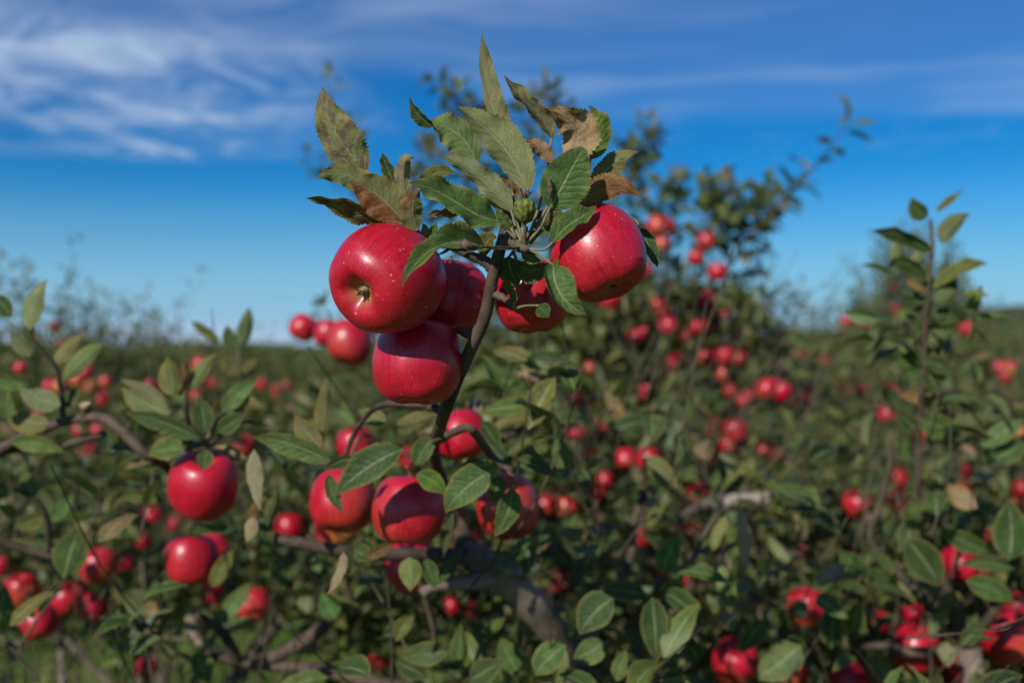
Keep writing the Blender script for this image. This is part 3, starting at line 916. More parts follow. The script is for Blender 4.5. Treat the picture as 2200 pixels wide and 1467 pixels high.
near.branch([P(1378, 1120, 1.42), P(1392, 1075, 1.41), P(1400, 1045, 1.41)], [0.005, 0.007, 0.008], BARK_DARK, 'spur', 9, 20)
near.branch([P(890, 1200, 1.10), P(925, 1320, 1.14), P(940, 1400, 1.16)], [0.0046, 0.004, 0.003], BARK_DARK, 'branch', 8, 21)

S = (1124, 530, 0.706)
L = lambda *a, **k: leaf(T_, *a, **k)
# left cluster
L([(786, 372, .748), (742, 318, .742), (690, 262, .728), (693, 186, .735)], 104, 'mottled', 190, [(800, 420, .75), (860, 500, .752)], 'pale leaf mottled purple, tip hooked, highest of the left cluster', fold=(.2, .35), twist=20, wave=.03)
L([(836, 428, .742), (786, 395, .736), (735, 352, .73), (679, 384, .724)], 66, 'olive', 165, [(880, 490, .75)], fold=(.15, .35), wave=.035)
L([(866, 477, .728), (825, 424, .722), (790, 400, .716), (751, 389, .712)], 102, 'olive', 172, [(890, 505, .742)], 'leaf with an orange brown lower half above the big left apple', fold=(.1, .3), wave=.03, seed=19, wither=.62, half=1.0)
L([(840, 476, .745), (780, 462, .735), (715, 420, .725), (658, 426, .72)], 64, 'mottled', 35, [(890, 500, .75)], fold=(.3, .5), wave=.03)
L([(852, 408, .752), (838, 375, .752), (826, 350, .75), (822, 328, .75)], 36, 'dark', 20, [(885, 500, .752)])
L([(873, 448, .748), (866, 400, .742), (855, 335, .738), (891, 338, .732)], 46, 'pink', 165, [(893, 505, .75)], 'narrow pinkish grey leaf curling over at its tip', fold=(.3, .6), twist=-20)
L([(900, 398, .738), (925, 372, .734), (950, 362, .73), (984, 374, .726)], 38, 'olive', 20, [(897, 450, .742)], fold=.4)
L([(897, 494, .73), (880, 462, .726), (880, 430, .722), (903, 408, .722)], 62, 'olive', 160, [(905, 508, .745)], fold=(.15, .35), seed=23, wither=.35, half=1.0)
L([(1070, 474, .706), (1005, 470, .70), (950, 395, .692), (877, 394, .688)], 88, 'green', -28, [(1100, 505, .706), S], 'broad green folded leaf with a brown scar, left of the fruitlet', fold=(.35, .55), wave=.05, seed=5)
L([(985, 462, .715), (960, 452, .715), (938, 452, .714), (917, 463, .712)], 26, 'brown', 30, fold=.5, wave=.08)
L([(912, 522, .75), (914, 505, .75), (916, 490, .75), (908, 480, .75)], 24, 'pink', 175)
L([(932, 512, .742), (928, 500, .742), (934, 490, .74), (938, 478, .74)], 24, 'lime', 10)
L([(958, 522, .75), (972, 492, .748), (1000, 478, .748), (1026, 512, .748)], 46, 'olive', 15, [(965, 530, .753)])
L([(1040, 552, .75), (1040, 520, .75), (1052, 505, .75), (1068, 512, .75)], 46, 'olive', 20, [(1050, 565, .745)])
# centre
L([(1086, 318, .735), (1062, 240, .732), (1034, 170, .728), (1036, 71, .722)], 66, 'pale', 196, [(1100, 400, .73), (1112, 500, .715), S], 'tall pale narrow leaf standing highest of all', fold=(.12, .75), wave=.025, seed=31)
L([(1134, 412, .708), (1105, 320, .704), (1040, 268, .70), (985, 229, .70)], 108, 'pale', 200, [(1124, 450, .71), S], 'large pale leaf showing its veined underside in the middle', fold=(.2, .45), wave=.025, seed=37)
L([(1024, 350, .742), (1000, 285, .738), (952, 262, .734), (922, 268, .728)], 92, 'lime', 158, [(1080, 440, .735), (1105, 505, .72)], fold=(.3, .2), wave=.04)
L([(930, 272, .728), (912, 258, .726), (888, 248, .724), (881, 207, .722)], 38, 'dark', 25, fold=(.3, .5), label='curled dark leaf tip left of the centre')
L([(1100, 455, .712), (1055, 398, .71), (1005, 352, .708), (947, 336, .704)], 62, 'pale', 205, [(1112, 500, .708), S], fold=(.35, .25), wave=.035, seed=43)
L([(1126, 428, .714), (1112, 400, .712), (1092, 388, .71), (1072, 384, .71)], 24, 'brown', 160, fold=.5, wave=.08)
L([(1098, 490, .705), (1086, 478, .702), (1074, 462, .70), (1067, 446, .70)], 32, 'grey', 15, [(1110, 512, .705)])
L([(1090, 452, .728), (1068, 425, .728), (1050, 418, .728), (1032, 420, .728)], 40, 'pink', 180)
L([(1092, 445, .742), (1096, 425, .742), (1100, 405, .742), (1108, 392, .742)], 36, 'grey', 170, [(1100, 470, .738)])
# right
L([(1186, 300, .735), (1165, 245, .732), (1115, 225, .728), (1083, 161, .722)], 74, 'mottled', 215, [(1170, 400, .735), (1140, 500, .72)], 'leaf mottled purple and green leaning left behind the dead leaf', fold=(.15, .7), wave=.04)
L([(1213, 338, .722), (1262, 290, .716), (1245, 262, .708), (1171, 233, .702)], 112, 'dead', 195, [(1200, 400, .725), (1150, 490, .712)], 'dry brown cupped leaf with pale veins, right of the middle', fold=(.3, .25), curl=(-.5, .2), wave=.06, seed=53)
L([(1268, 342, .735), (1300, 290, .733), (1290, 255, .731), (1264, 227, .728)], 58, 'lime', -30, [(1250, 400, .738)], fold=(.2, .3))
L([(1280, 325, .742), (1292, 295, .742), (1292, 262, .742), (1277, 238, .742)], 30, 'grey', 10)
L([(1186, 350, .728), (1172, 325, .725), (1150, 308, .722), (1127, 300, .72)], 46, 'dead', 190, [(1180, 400, .73)], fold=(.5, .3), curl=.4)
L([(1181, 447, .702), (1205, 405, .698), (1232, 352, .692), (1254, 318, .688)], 118, 'grey', -8, [(1160, 490, .703), S], 'deep green leaf with a straight pale midrib above the right apple', fold=(.12, .16), wave=.03, seed=59, cut=.04)
L([(1250, 428, .742), (1290, 385, .736), (1318, 328, .73), (1371, 327, .722)], 72, 'olive', 198, [(1230, 440, .748)], 'olive leaf with rusty toothed rim reaching right', fold=(.2, .5), wave=.04, seed=61, wither=.08)
L([(1241, 448, .722), (1280, 408, .714), (1325, 375, .708), (1376, 424, .704)], 66, 'brown', 168, [(1200, 470, .735)], 'brown leaf lying on the shoulder of the right apple', fold=(.2, .35), wave=.03, seed=67)
L([(1186, 523, .697), (1220, 470, .698), (1260, 470, .690), (1281, 441, .700)], 62, 'green', 40, [(1170, 536, .698), (1145, 536, .70), S], 'green leaf folded across the top left of the right apple', fold=(.75, .3), wave=.04, seed=71)
L([(1162, 498, .728), (1178, 480, .726), (1196, 462, .724), (1212, 458, .722)], 46, 'olive', 20, [(1140, 522, .712)], fold=.2)
L([(1372, 492, .752), (1394, 520, .748), (1402, 552, .745), (1413, 576, .742)], 46, 'dark', 30, [(1360, 470, .76), (1262, 424, .752)], fold=(.6, .5), label='dark narrow leaf hanging at the right side of the right apple')
L([(1189, 568, .682), (1185, 610, .672), (1205, 650, .668), (1260, 676, .668)], 96, 'grey', -12, [(1165, 552, .69), (1145, 540, .70), S], 'green leaf with spotted yellow tip hanging in front of the right apple', fold=(.12, .35), curl=(0.1, 1.9), wave=.03, seed=79)
L([(1190, 582, .684), (1186, 572, .683), (1196, 566, .683), (1202, 556, .683)], 18, 'olive', 20)
L([(1157, 656, .70), (1165, 664, .70), (1172, 672, .70), (1180, 682, .70)], 40, 'green', 0, [(1130, 657, .715), (1103, 664, .724)], fold=.2)
L([(1106, 648, .718), (1112, 625, .716), (1092, 612, .714), (1078, 592, .712)], 34, 'lime', 35, [(1103, 662, .724)], fold=(.7, .4), curl=.5)
L([(1092, 552, .752), (1092, 575, .752), (1104, 598, .75), (1112, 616, .75)], 70, 'green', 10, [(1104, 540, .735)], fold=.2)
L([(1112, 566, .748), (1135, 590, .748), (1160, 582, .748), (1178, 566, .748)], 62, 'grey', -5, [(1104, 545, .735)], fold=.15)
L([(1122, 540, .715), (1136, 556, .714), (1150, 562, .713), (1164, 558, .712)], 34, 'lime', 20, [S], fold=.3)
L([(1136, 508, .708), (1150, 500, .706), (1166, 500, .705), (1185, 500, .704)], 20, 'grey', 20, [S], fold=.2)
# the leaf in front of the big left apple
L([(1038, 531, .688), (985, 508, .672), (905, 516, .66), (863, 616, .652)], 88, 'green', -38, [(1080, 535, .698), S], 'toothed green leaf folded across the big left apple', fold=(.55, .85), curl=(0, .2), wave=.03, seed=83)

def dried_bud():
    o = link('dried_blossom', None, None, P(993, 530, 0.672))
    tag(o, "withered dark blossom on a long stalk over the big left apple", 'dried blossom')
    rng = random.Random(5)
    V, Fc = [], []
    p, r = smooth_line([Vector((0.008, 0, 0)), Vector((0.002, 0, 0.001)), Vector((-0.004, 0, 0)), Vector((-0.009, -0.001, -0.001))], [0.0012, 0.0042, 0.0036, 0.0010], 4)
    V, Fc = tube_geo(p, r, 9, 0.22, rng)
    link('bud', mesh('bud', V, Fc, DRY), o)
    for k in range(7):
        a = rng.uniform(-0.9, 0.9)
        q = [Vector((-0.006, rng.uniform(-.002, .002), rng.uniform(-.002, .002))), Vector((-0.012, rng.uniform(-.004, 0), a * 0.005)), Vector((-0.017 - rng.random() * 0.004, rng.uniform(-.004, .002), a * 0.009 + 0.001))]
        p, r = smooth_line(q, [0.0009, 0.0011, 0.0003], 3)
        V, Fc = tube_geo(p, r, 5, 0.2, rng)
        link('sepal', mesh('sepal', V, Fc, DRY), o)
    tube('stalk', [P(1010, 528, 0.672), P(1060, 531, 0.684), P(1100, 532, 0.698), P(1122, 531, 0.705)], [0.0009, 0.0008, 0.0009, 0.0012], DRY, o, 6)
dried_bud()

def fruitlet():
    o = link('fruitlet', None, None, P(1127, 450, 0.697))
    tag(o, "small wrinkled yellow green fruitlet at the centre of the leaf cluster", 'fruitlet')
    rng = np.random.RandomState(3)
    V, Fc = [], []
    seg, rings = 40, 26
    for i in range(rings + 1):
        th = math.pi * i / rings
        for k in range(seg):
            a = 2 * math.pi * k / seg
            rib = 0.10 * math.cos(9 * a + 1.1 * math.sin(5 * th)) + 0.07 * math.cos(14 * a + 7 * th) + 0.05 * math.sin(9 * th + 3 * a) + 0.03 * (rng.rand() - .5)
            r_ = 0.0073 * (1 + rib * abs(math.sin(th)) ** 1.1)
            V.append((r_ * math.sin(th) * math.cos(a), r_ * math.sin(th) * math.sin(a), 0.0088 * math.cos(th) - 0.0008 * math.cos(th * 2)))
    for i in range(rings):
        for k in range(seg):
            k2 = (k + 1) % seg
            Fc.append((i * seg + k, (i + 1) * seg + k, (i + 1) * seg + k2, i * seg + k2))
    b = link('fruit', mesh('fruit', V, Fc, FRUITLET), o)
    rr = random.Random(8)
    for k in range(8):
        a = k * 0.785 + rr.uniform(-.2, .2)
        q = [Vector((0.0018 * math.cos(a), 0.0018 * math.sin(a), 0.0078)), Vector((0.003 * math.cos(a), 0.003 * math.sin(a), 0.0105)), Vector((0.0045 * math.cos(a) + rr.uniform(-.002, .002), 0.0045 * math.sin(a), 0.0125 + rr.random() * 0.002))]
        p, r = smooth_line(q, [0.0010, 0.0009, 0.0003], 3)
        V, Fc = tube_geo(p, r, 5, 0.2, rr)
        link('sepal', mesh('sepal', V, Fc, DRY), o)
    tube('stalk', [P(1127, 472, 0.698), P(1128, 500, 0.70), P(1126, 530, 0.705)], [0.0011, 0.0012, 0.0014], DRY, o, 6)
fruitlet()
# a case of tiny debris and the stalks of dropped fruit at the spur
for k, (a, b, c) in enumerate((((1120, 520), (1108, 490), (1104, 470)), ((1128, 520), (1140, 495), (1152, 478)), ((1122, 522), (1116, 495), (1110, 478)), ((1130, 524), (1133, 505), (1131, 488)))):
    tube('fruit_stalk', [P(*a, .704), P(*b, .708), P(*c, .712)], [0.0014, 0.0010, 0.0011], STALK_RED if k % 2 else STALK, T_, 6, seed=k)
tube('leaf_gall', [P(1178, 432, .6955), P(1182, 412, .694), P(1180, 388, .6925), P(1179, 384, .692)], [0.0009, 0.0019, 0.0016, 0.0006], DRY, T_, 8, seed=4, rough=.2)

# ------------------------------------------------------------------ fruit
G1 = "big sharp apples on the upright shoot"
apple(832, 600, 236, "biggest red apple at left of the cluster, its calyx end facing us", G1, (.50, .80, .36), d=.735, hero=True, seed=1, blush=.15, spin=1.0)
apple(968, 638, 162, "red apple half hidden between the biggest apple and the dark shoot", G1, (.1, .25, 1), d=.815, hero=True, seed=2, blush=.5, spin=2.2)
apple(898, 778, 196, "lowest apple of the sharp cluster, half in shadow, under the biggest one", G1, (.05, .16, 1), d=.780, hero=True, seed=3, blush=.15, spin=0.4)
apple(1286, 545, 202, "glossy red apple at right of the cluster with a leaf over its shoulder", G1, (-.36, .30, .88), d=.727, hero=True, seed=4, blush=.2, spin=3.0, squash=1.03)
apple(1143, 638, 164, "shaded red apple right of the shoot behind a hanging green leaf", G1, (-.1, .1, 1), d=.825, hero=True, seed=5, blush=.2, spin=5.0)

for q in ((1000, 1190, 1.12, 84), (1050, 1220, 1.13, 84), (1105, 1262, 1.15, 84), (1150, 1310, 1.17, 80), (1185, 1365, 1.19, 70), (1600, 1075, 1.95, 50), (1560, 1077, 1.95, 40), (1640, 1072, 1.95, 40),
          (1875, 1150, 1.5, 30), (1890, 1085, 1.5, 30), (1910, 1000, 1.5, 30), (700, 1178, 1.06, 36), (640, 1165, 1.05, 36), (60, 935, 1.18, 36), (180, 900, 1.15, 40), (270, 935, 1.13, 40), (1365, 1120, 1.42, 24), (1355, 1190, 1.42, 24)):
    APPLES.append(q)                                          # limbs that stand clear of the leaves

# ------------------------------------------------------------------ the trees round it
GT = None
left = Tree("near apple tree entering at left with an arching brown limb", (-0.98, 1.38, 0.0), None, 21)
right = Tree("near apple tree at right with a lone tall leafy leader above the horizon", (0.80, 1.52, 0.0), None, 22)
tall = Tree("tall blurred apple tree right of the sharp cluster, one long shoot reaching up right", (0.72, 3.75, 0.0), None, 23)
behind = Tree("tall sparse apple tree straight behind the sharp cluster", (0.02, 4.15, 0.0), None, 24)
middle = Tree("leafy apple tree filling the lower middle behind the thick grey limb", (0.36, 2.82, 0.0), None, 25)
midleft = Tree("apple tree behind the left apples, below the far hill at left", (-1.0, 3.15, 0.0), None, 26)
lowleft = Tree("low apple tree in the bottom left corner over the grass", (-1.02, 2.25, 0.0), None, 27)
lowright = Tree("apple tree crowded with fruit in the bottom right corner", (1.02, 2.02, 0.0), None, 28)
midright = Tree("blurred apple tree behind the tall leader at right", (1.62, 3.25, 0.0), None, 29)

def skeleton(t, base, centre, radii, seed, n=6, thick=0.045):
    """trunk and limbs; returns points along the limbs for twigs to start from"""
    rng = random.Random(seed)
    b, c = Vector(base), Vector(centre)
    fork = Vector((b.x + (c.x - b.x) * .4 + rng.uniform(-.04, .04), b.y + (c.y - b.y) * .4, 0.55))
    t.branch([b + Vector((0, 0, -.05)), b.lerp(fork, .5) + Vector((rng.uniform(-.03, .03), 0, 0)), fork], [thick * 1.25, thick, thick * .9], BARK_GREY, 'trunk', 12, seed)
    pts = []
    for k in range(n):
        a = 6.28 * k / n + rng.uniform(-.3, .3)
        e = Vector((c.x + radii[0] * .8 * math.cos(a), c.y + radii[1] * .8 * math.sin(a), c.z + radii[2] * rng.uniform(0.0, .6)))
        m1 = fork.lerp(e, .35) + Vector((0, 0, -.06)); m2 = fork.lerp(e, .7) + Vector((rng.uniform(-.06, .06), rng.uniform(-.06, .06), .02))
        t.branch([fork, m1, m2, e], [thick * .42, thick * .30, thick * .18, thick * .08], BARK_GREY, 'branch', 8, seed + k, per=4)
        p, _ = smooth_line([fork, m1, m2, e], [1] * 4, 5)
        pts += p[4:]
    return pts

# ---- near tree: the leaves below the shoot
N_ = lambda *a, **k: leaf(near.root, *a, fine=False, **k)
def nl(t, u0, v0, u1, v1, d, w, kind, roll=0, bend=(0, 0), dd=0.0, **k):
    m1 = (u0 + (u1 - u0) * .35 + bend[0], v0 + (v1 - v0) * .35 + bend[1], d)
    m2 = (u0 + (u1 - u0) * .7 + bend[0], v0 + (v1 - v0) * .7 + bend[1], d + dd * .6)
    kw = dict(fold=.28, wave=.035)
    kw.update(k)
    return leaf(t.root, [(u0, v0, d), m1, m2, (u1, v1, d + dd)], w, kind, roll, fine=False, **kw)

for a in [  # u0, v0 base, u1, v1 tip, distance, width, kind, roll, bend
    (866, 965, 719, 1066, .93, 82, 'dark', -18, (-6, -14)), (760, 984, 698, 1008, .95, 36, 'dark', 20, (0, -6)),
    (705, 1018, 736, 1100, .93, 36, 'grey', 20, (-8, 0)), (893, 1000, 943, 934, .94, 50, 'green', 10, (-8, -6)),
    (838, 968, 838, 918, .96, 26, 'dark', 30), (895, 1018, 957, 1062, .94, 50, 'lime', -10, (6, -8)),
    (1062, 1008, 957, 1100, .93, 82, 'green', -10, (-12, -8)), (1072, 1020, 1060, 1080, .97, 50, 'green', 20),
    (1101, 1048, 1062, 1152, .93, 58, 'green', 12, (12, 0)), (1045, 985, 968, 1030, .96, 40, 'dark', 30, (0, -8)),
    (546, 965, 560, 1096, .97, 40, 'pink', 160, (-10, 0)), (690, 940, 702, 810, 1.0, 42, 'olive', 165),
    (690, 960, 634, 890, .98, 52, 'olive', 170, (-6, 4)), (712, 992, 541, 938, .95, 56, 'grey', 20, (0, -14)),
    (738, 1186, 703, 1276, .96, 28, 'pink', 150, (10, 0)), (742, 1180, 750, 1236, .98, 30, 'dark', 30),
    (880, 1196, 882, 1270, .97, 56, 'lime', 175), (915, 1200, 934, 1262, .98, 40, 'green', 10),
    (972, 1100, 951, 1198, 1.0, 18, 'pale', 20), (1112, 985, 1196, 1026, .98, 36, 'dark', 25, (0, -6)),
    (545, 1110, 530, 1165, 1.02, 34, 'pink', 160), (575, 1130, 600, 1050, 1.02, 36, 'olive', 150),
    (760, 1180, 800, 1200, 1.02, 44, 'green', 10), (840, 1170, 770, 1205, 1.02, 30, 'rust', 20),
    (930, 1260, 985, 1190, 1.06, 40, 'dark', 40), (830, 905, 770, 880, .98, 44, 'olive', 160),
    (850, 915, 940, 890, .98, 40, 'olive', 165), (885, 930, 860, 900, 1.0, 44, 'grey', 10),
    (1035, 905, 1075, 965, 1.0, 46, 'dark', 30), (1190, 960, 1140, 945, 1.05, 44, 'dark', 20), (1200, 940, 1210, 1020, 1.1, 44, 'grey', 0),
    (1150, 945, 1185, 985, 1.0, 36, 'olive', 20), (1215, 1385, 1150, 1450, 1.05, 70, 'green', -15, (-10, 0)), (1318, 1285, 1245, 1362, 1.05, 84, 'dark', -10, (-6, -10)),
    (1300, 1380, 1230, 1420, 1.1, 60, 'grey', 0), (1325, 1462, 1345, 1395, 1.05, 40, 'grey', 20), (1402, 1282, 1412, 1420, 1.08, 66, 'dark', 0),
    (1425, 1230, 1462, 1150, 1.12, 56, 'green', 10, (-8, 0)), (1388, 1275, 1290, 1262, 1.1, 52, 'dark', -20), (1425, 1268, 1510, 1345, 1.1, 56, 'dark', 20, (8, -6)),
    (1440, 1228, 1575, 1258, 1.1, 40, 'green', 30, (0, -18)), (1430, 1250, 1480, 1270, 1.12, 34, 'lime', 20), (960, 1400, 860, 1410, 1.1, 56, 'green', 0),
    (1110, 1440, 1075, 1370, 1.15, 60, 'grey', 10), (985, 1430, 990, 1340, 1.15, 44, 'green', 20), (1010, 1460, 1080, 1420, 1.1, 60, 'dark', 10),
    (850, 1420, 920, 1455, 1.1, 50, 'dark', 0), (720, 1330, 690, 1270, 1.3, 50, 'grey', 10), (1500, 1420, 1470, 1350, 1.15, 56, 'dark', 20)]:
    nl(near, *a)
for a in [(905, 1016, 896, 995, 918, 965), (902, 1028, 890, 1000, 893, 985), (1097, 1046, 1098, 1025, 1092, 1012), (1110, 1050, 1104, 1028, 1096, 1014)]:
    tube('leaf_stalk', [P(a[0], a[1], .965), P(a[2], a[3], .965), P(a[4], a[5], .97)], [.0013, .0012, .0014], STALK_RED, near.root, 6)
near.branch([P(893, 1010, .975), P(900, 985, .98), P(915, 960, .97), P(950, 938, .90)], [.003, .0028, .0026, .0022], BARK_TWIG, 'spur', 8, 40)

# ---- left tree
left.branch([Vector((-0.98, 1.38, -.05)), Vector((-0.97, 1.36, .5)), Vector((-0.93, 1.3, .95)), P(-190, 1130, 1.22)], [.05, .042, .034, .022], BARK_GREY, 'trunk', 14, 50)
left.branch([P(-190, 1130, 1.22), P(-60, 1010, 1.20), P(20, 955, 1.18), P(130, 908, 1.16), P(215, 897, 1.14), P(262, 925, 1.13), P(312, 975, 1.12), P(365, 1010, 1.15), P(420, 1100, 1.2)],
            [.018, .0095, .0062, .0056, .0062, .0068, .0062, .005, .003], BARK_DARK, 'branch', 12, 51, label='brown limb arching at left')
left.branch([P(182, 905, 1.15), P(184, 888, 1.145), P(184, 872, 1.14)], [.0056, .0060, .0058], BARK_DARK, 'spur', 10, 52)
V_, F_ = tube_geo([Vector((0, 0, 0)), Vector((0, -0.001, 0.003))], [.0060, .0056], 12)
link('cut_end', mesh('cut_end', V_, F_, CUT_WOOD, smooth=False), left.root, P(184, 872, 1.14) - left.root.location)
left.branch([P(-120, 1075, 1.21), P(0, 975, 1.20), P(110, 962, 1.19), P(165, 948, 1.18), P(226, 932, 1.17)], [.010, .0045, .0042, .0056, .0042], BARK_TWIG, 'branch', 10, 53)
left.branch([P(-190, 1130, 1.22), P(-60, 1150, 1.25), P(60, 1180, 1.27), P(130, 1200, 1.28)], [.012, .008, .006, .004], BARK_DARK, 'branch', 9, 54)
left.branch([P(105, 1185, 1.27), P(98, 1110, 1.26), P(70, 1070, 1.25), P(30, 1050, 1.24)], [.0035, .0034, .003, .0024], BARK_TWIG, 'branch', 8, 55)
left.branch([P(135, 906, 1.16), P(132, 850, 1.15), P(118, 790, 1.14), P(70, 730, 1.13), P(62, 700, 1.13)], [.0034, .003, .0028, .0024, .0016], BARK_TWIG, 'branch', 8, 56)
left.branch([P(410, 960, 1.12), P(402, 912, 1.11), P(399, 870, 1.10), P(398, 838, 1.1)], [.004, .0034, .003, .002], BARK_TWIG, 'branch', 8, 57)
left.branch([P(365, 1010, 1.15), P(395, 985, 1.13), P(410, 960, 1.12), P(440, 950, 1.1), P(470, 900, 1.1)], [.005, .0046, .004, .003, .002], BARK_TWIG, 'branch', 8, 58)
left.branch([P(470, 900, 1.1), P(510, 850, 1.35), P(516, 800, 1.5), P(512, 748, 1.55)], [.003, .003, .003, .002], BARK_TWIG, 'branch', 8, 59)
left.branch([P(300, 1365, 1.7), P(355, 1370, 1.65), P(440, 1375, 1.6), P(480, 1400, 1.5), P(500, 1425, 1.43)], [.003, .003, .0032, .003, .002], BARK_TWIG, 'branch', 7, 60)
for a in [

    (26, 680, -14, 628, 1.13, 40, 'dark', 20), (63, 708, 100, 600, 1.12, 46, 'pale', 200, (-14, 0)), (66, 765, 22, 712, 1.13, 40, 'green', 160),
    (115, 785, 182, 714, 1.14, 34, 'olive', 200, (-8, 0)), (134, 818, 222, 738, 1.14, 42, 'lime', 190, (4, -14)), (130, 870, 40, 824, 1.13, 58, 'green', 165, (-6, 10)),
    (62, 826, -20, 812, 1.13, 40, 'grey', 30), (132, 873, 174, 834, 1.16, 36, 'dark', 30), (106, 908, 4, 878, 1.16, 54, 'olive', 160, (0, 14)),
    (25, 952, 137, 972, 1.14, 42, 'lime', -10, (0, -14)), (70, 742, 60, 690, 1.13, 30, 'olive', 10), (20, 905, 12, 830, 1.15, 34, 'grey', 20),
    (374, 852, 360, 766, 1.10, 56, 'olive', 170), (386, 850, 399, 776, 1.11, 40, 'rust', 165), (365, 876, 258, 816, 1.10, 34, 'green', 165, (0, -12)),
    (366, 888, 262, 832, 1.09, 60, 'lime', 160, (-6, 6)), (414, 836, 464, 758, 1.12, 38, 'olive', 190, (-10, 0)), (441, 922, 431, 855, 1.08, 52, 'dark', 10),
    (478, 886, 553, 818, 1.10, 44, 'grey', 15, (-4, -8)), (485, 882, 566, 876, 1.10, 44, 'olive', 160, (0, -14)), (428, 942, 268, 888, 1.07, 46, 'dark', 15, (0, -12)),
    (469, 928, 523, 893, 1.08, 46, 'dark', 15), (396, 968, 318, 978, 1.07, 58, 'lime', -20, (0, -10)), (404, 950, 320, 965, 1.08, 40, 'olive', 20, (0, -14)),
    (444, 965, 436, 1010, 1.04, 40, 'grey', 0), (452, 970, 530, 985, 1.12, 36, 'dead', 170, (0, -6)), (472, 736, 410, 690, 1.55, 26, 'olive', 20, (0, -4)),
    (497, 748, 487, 698, 1.55, 32, 'dark', 20), (514, 746, 535, 660, 1.55, 38, 'dark', 165, (6, 0)), (516, 800, 470, 770, 1.5, 34, 'olive', 10), (518, 810, 560, 770, 1.5, 34, 'olive', 160),
    (330, 985, 255, 1010, 1.12, 26, 'pink', 30, (0, -8)), (500, 1140, 400, 1140, 1.1, 30, 'dark', 40, (0, -8)), (545, 1118, 560, 1070, 1.06, 34, 'rust', 160), (352, 1075, 250, 1070, 1.2, 34, 'olive', 30, (0, -10)),
    (20, 1060, -30, 1040, 1.24, 40, 'grey', 20), (75, 1075, 50, 1005, 1.25, 44, 'grey', 30), (110, 1120, 160, 1060, 1.25, 36, 'green', 20), (98, 1110, 30, 1130, 1.26, 40, 'olive', 10),
    (300, 1365, 215, 1400, 1.7, 44, 'grey', 10), (440, 1375, 560, 1330, 1.6, 30, 'green', 20, (0, -14)), (300, 1360, 240, 1260, 1.7, 40, 'olive', 20), (330, 1360, 320, 1270, 1.7, 34, 'dead', 20),
    (420, 1400, 450, 1467, 1.4, 50, 'green', 0), (470, 1340, 540, 1250, 1.4, 44, 'grey', 20), (455, 1260, 500, 1180, 1.3, 40, 'olive', 20)]:
    nl(left, *a)

# ---- right tree and its leader
right.branch([Vector((.80, 1.52, -.05)), Vector((.79, 1.51, .5)), Vector((.74, 1.48, .9)), P(2080, 1390, 1.47)], [.05, .042, .034, .016], BARK_GREY, 'trunk', 14, 70)
right.branch([P(2080, 1390, 1.47), P(2030, 1250, 1.45), P(1990, 1120, 1.43), P(1972, 980, 1.40), P(1984, 800, 1.37), P(1991, 640, 1.35), P(2003, 540, 1.34), P(1999, 470, 1.34)],
             [.012, .0065, .0052, .0046, .0042, .0036, .0030, .0022], BARK_DARK, 'branch', 12, 71, label='straight leader standing above the horizon at right')
right.branch([P(1990, 1290, 1.46), P(1872, 1165, 1.5), P(1890, 1085, 1.5), P(1915, 985, 1.49), P(1920, 930, 1.48)], [.007, .0065, .006, .0052, .003], BARK_TWIG, 'branch', 10, 72)
right.branch([P(2080, 1390, 1.47), P(1960, 1400, 1.5), P(1880, 1385, 1.52), P(1830, 1400, 1.53)], [.010, .0075, .007, .005], BARK_TWIG, 'branch', 10, 73)
right.branch([P(1880, 1385, 1.52), P(1905, 1425, 1.5), P(1935, 1470, 1.48)], [.006, .005, .004], BARK_DARK, 'branch', 8, 74)
right.branch([P(2080, 1390, 1.47), P(2150, 1290, 1.42), P(2180, 1220, 1.40), P(2195, 1190, 1.38)], [.010, .006, .005, .003], BARK_TWIG, 'branch', 9, 75)
right.branch([P(2180, 1215, 1.40), P(2120, 1190, 1.40), P(2080, 1165, 1.4)], [.003, .002, .0015], BARK_TWIG, 'branch', 7, 76)
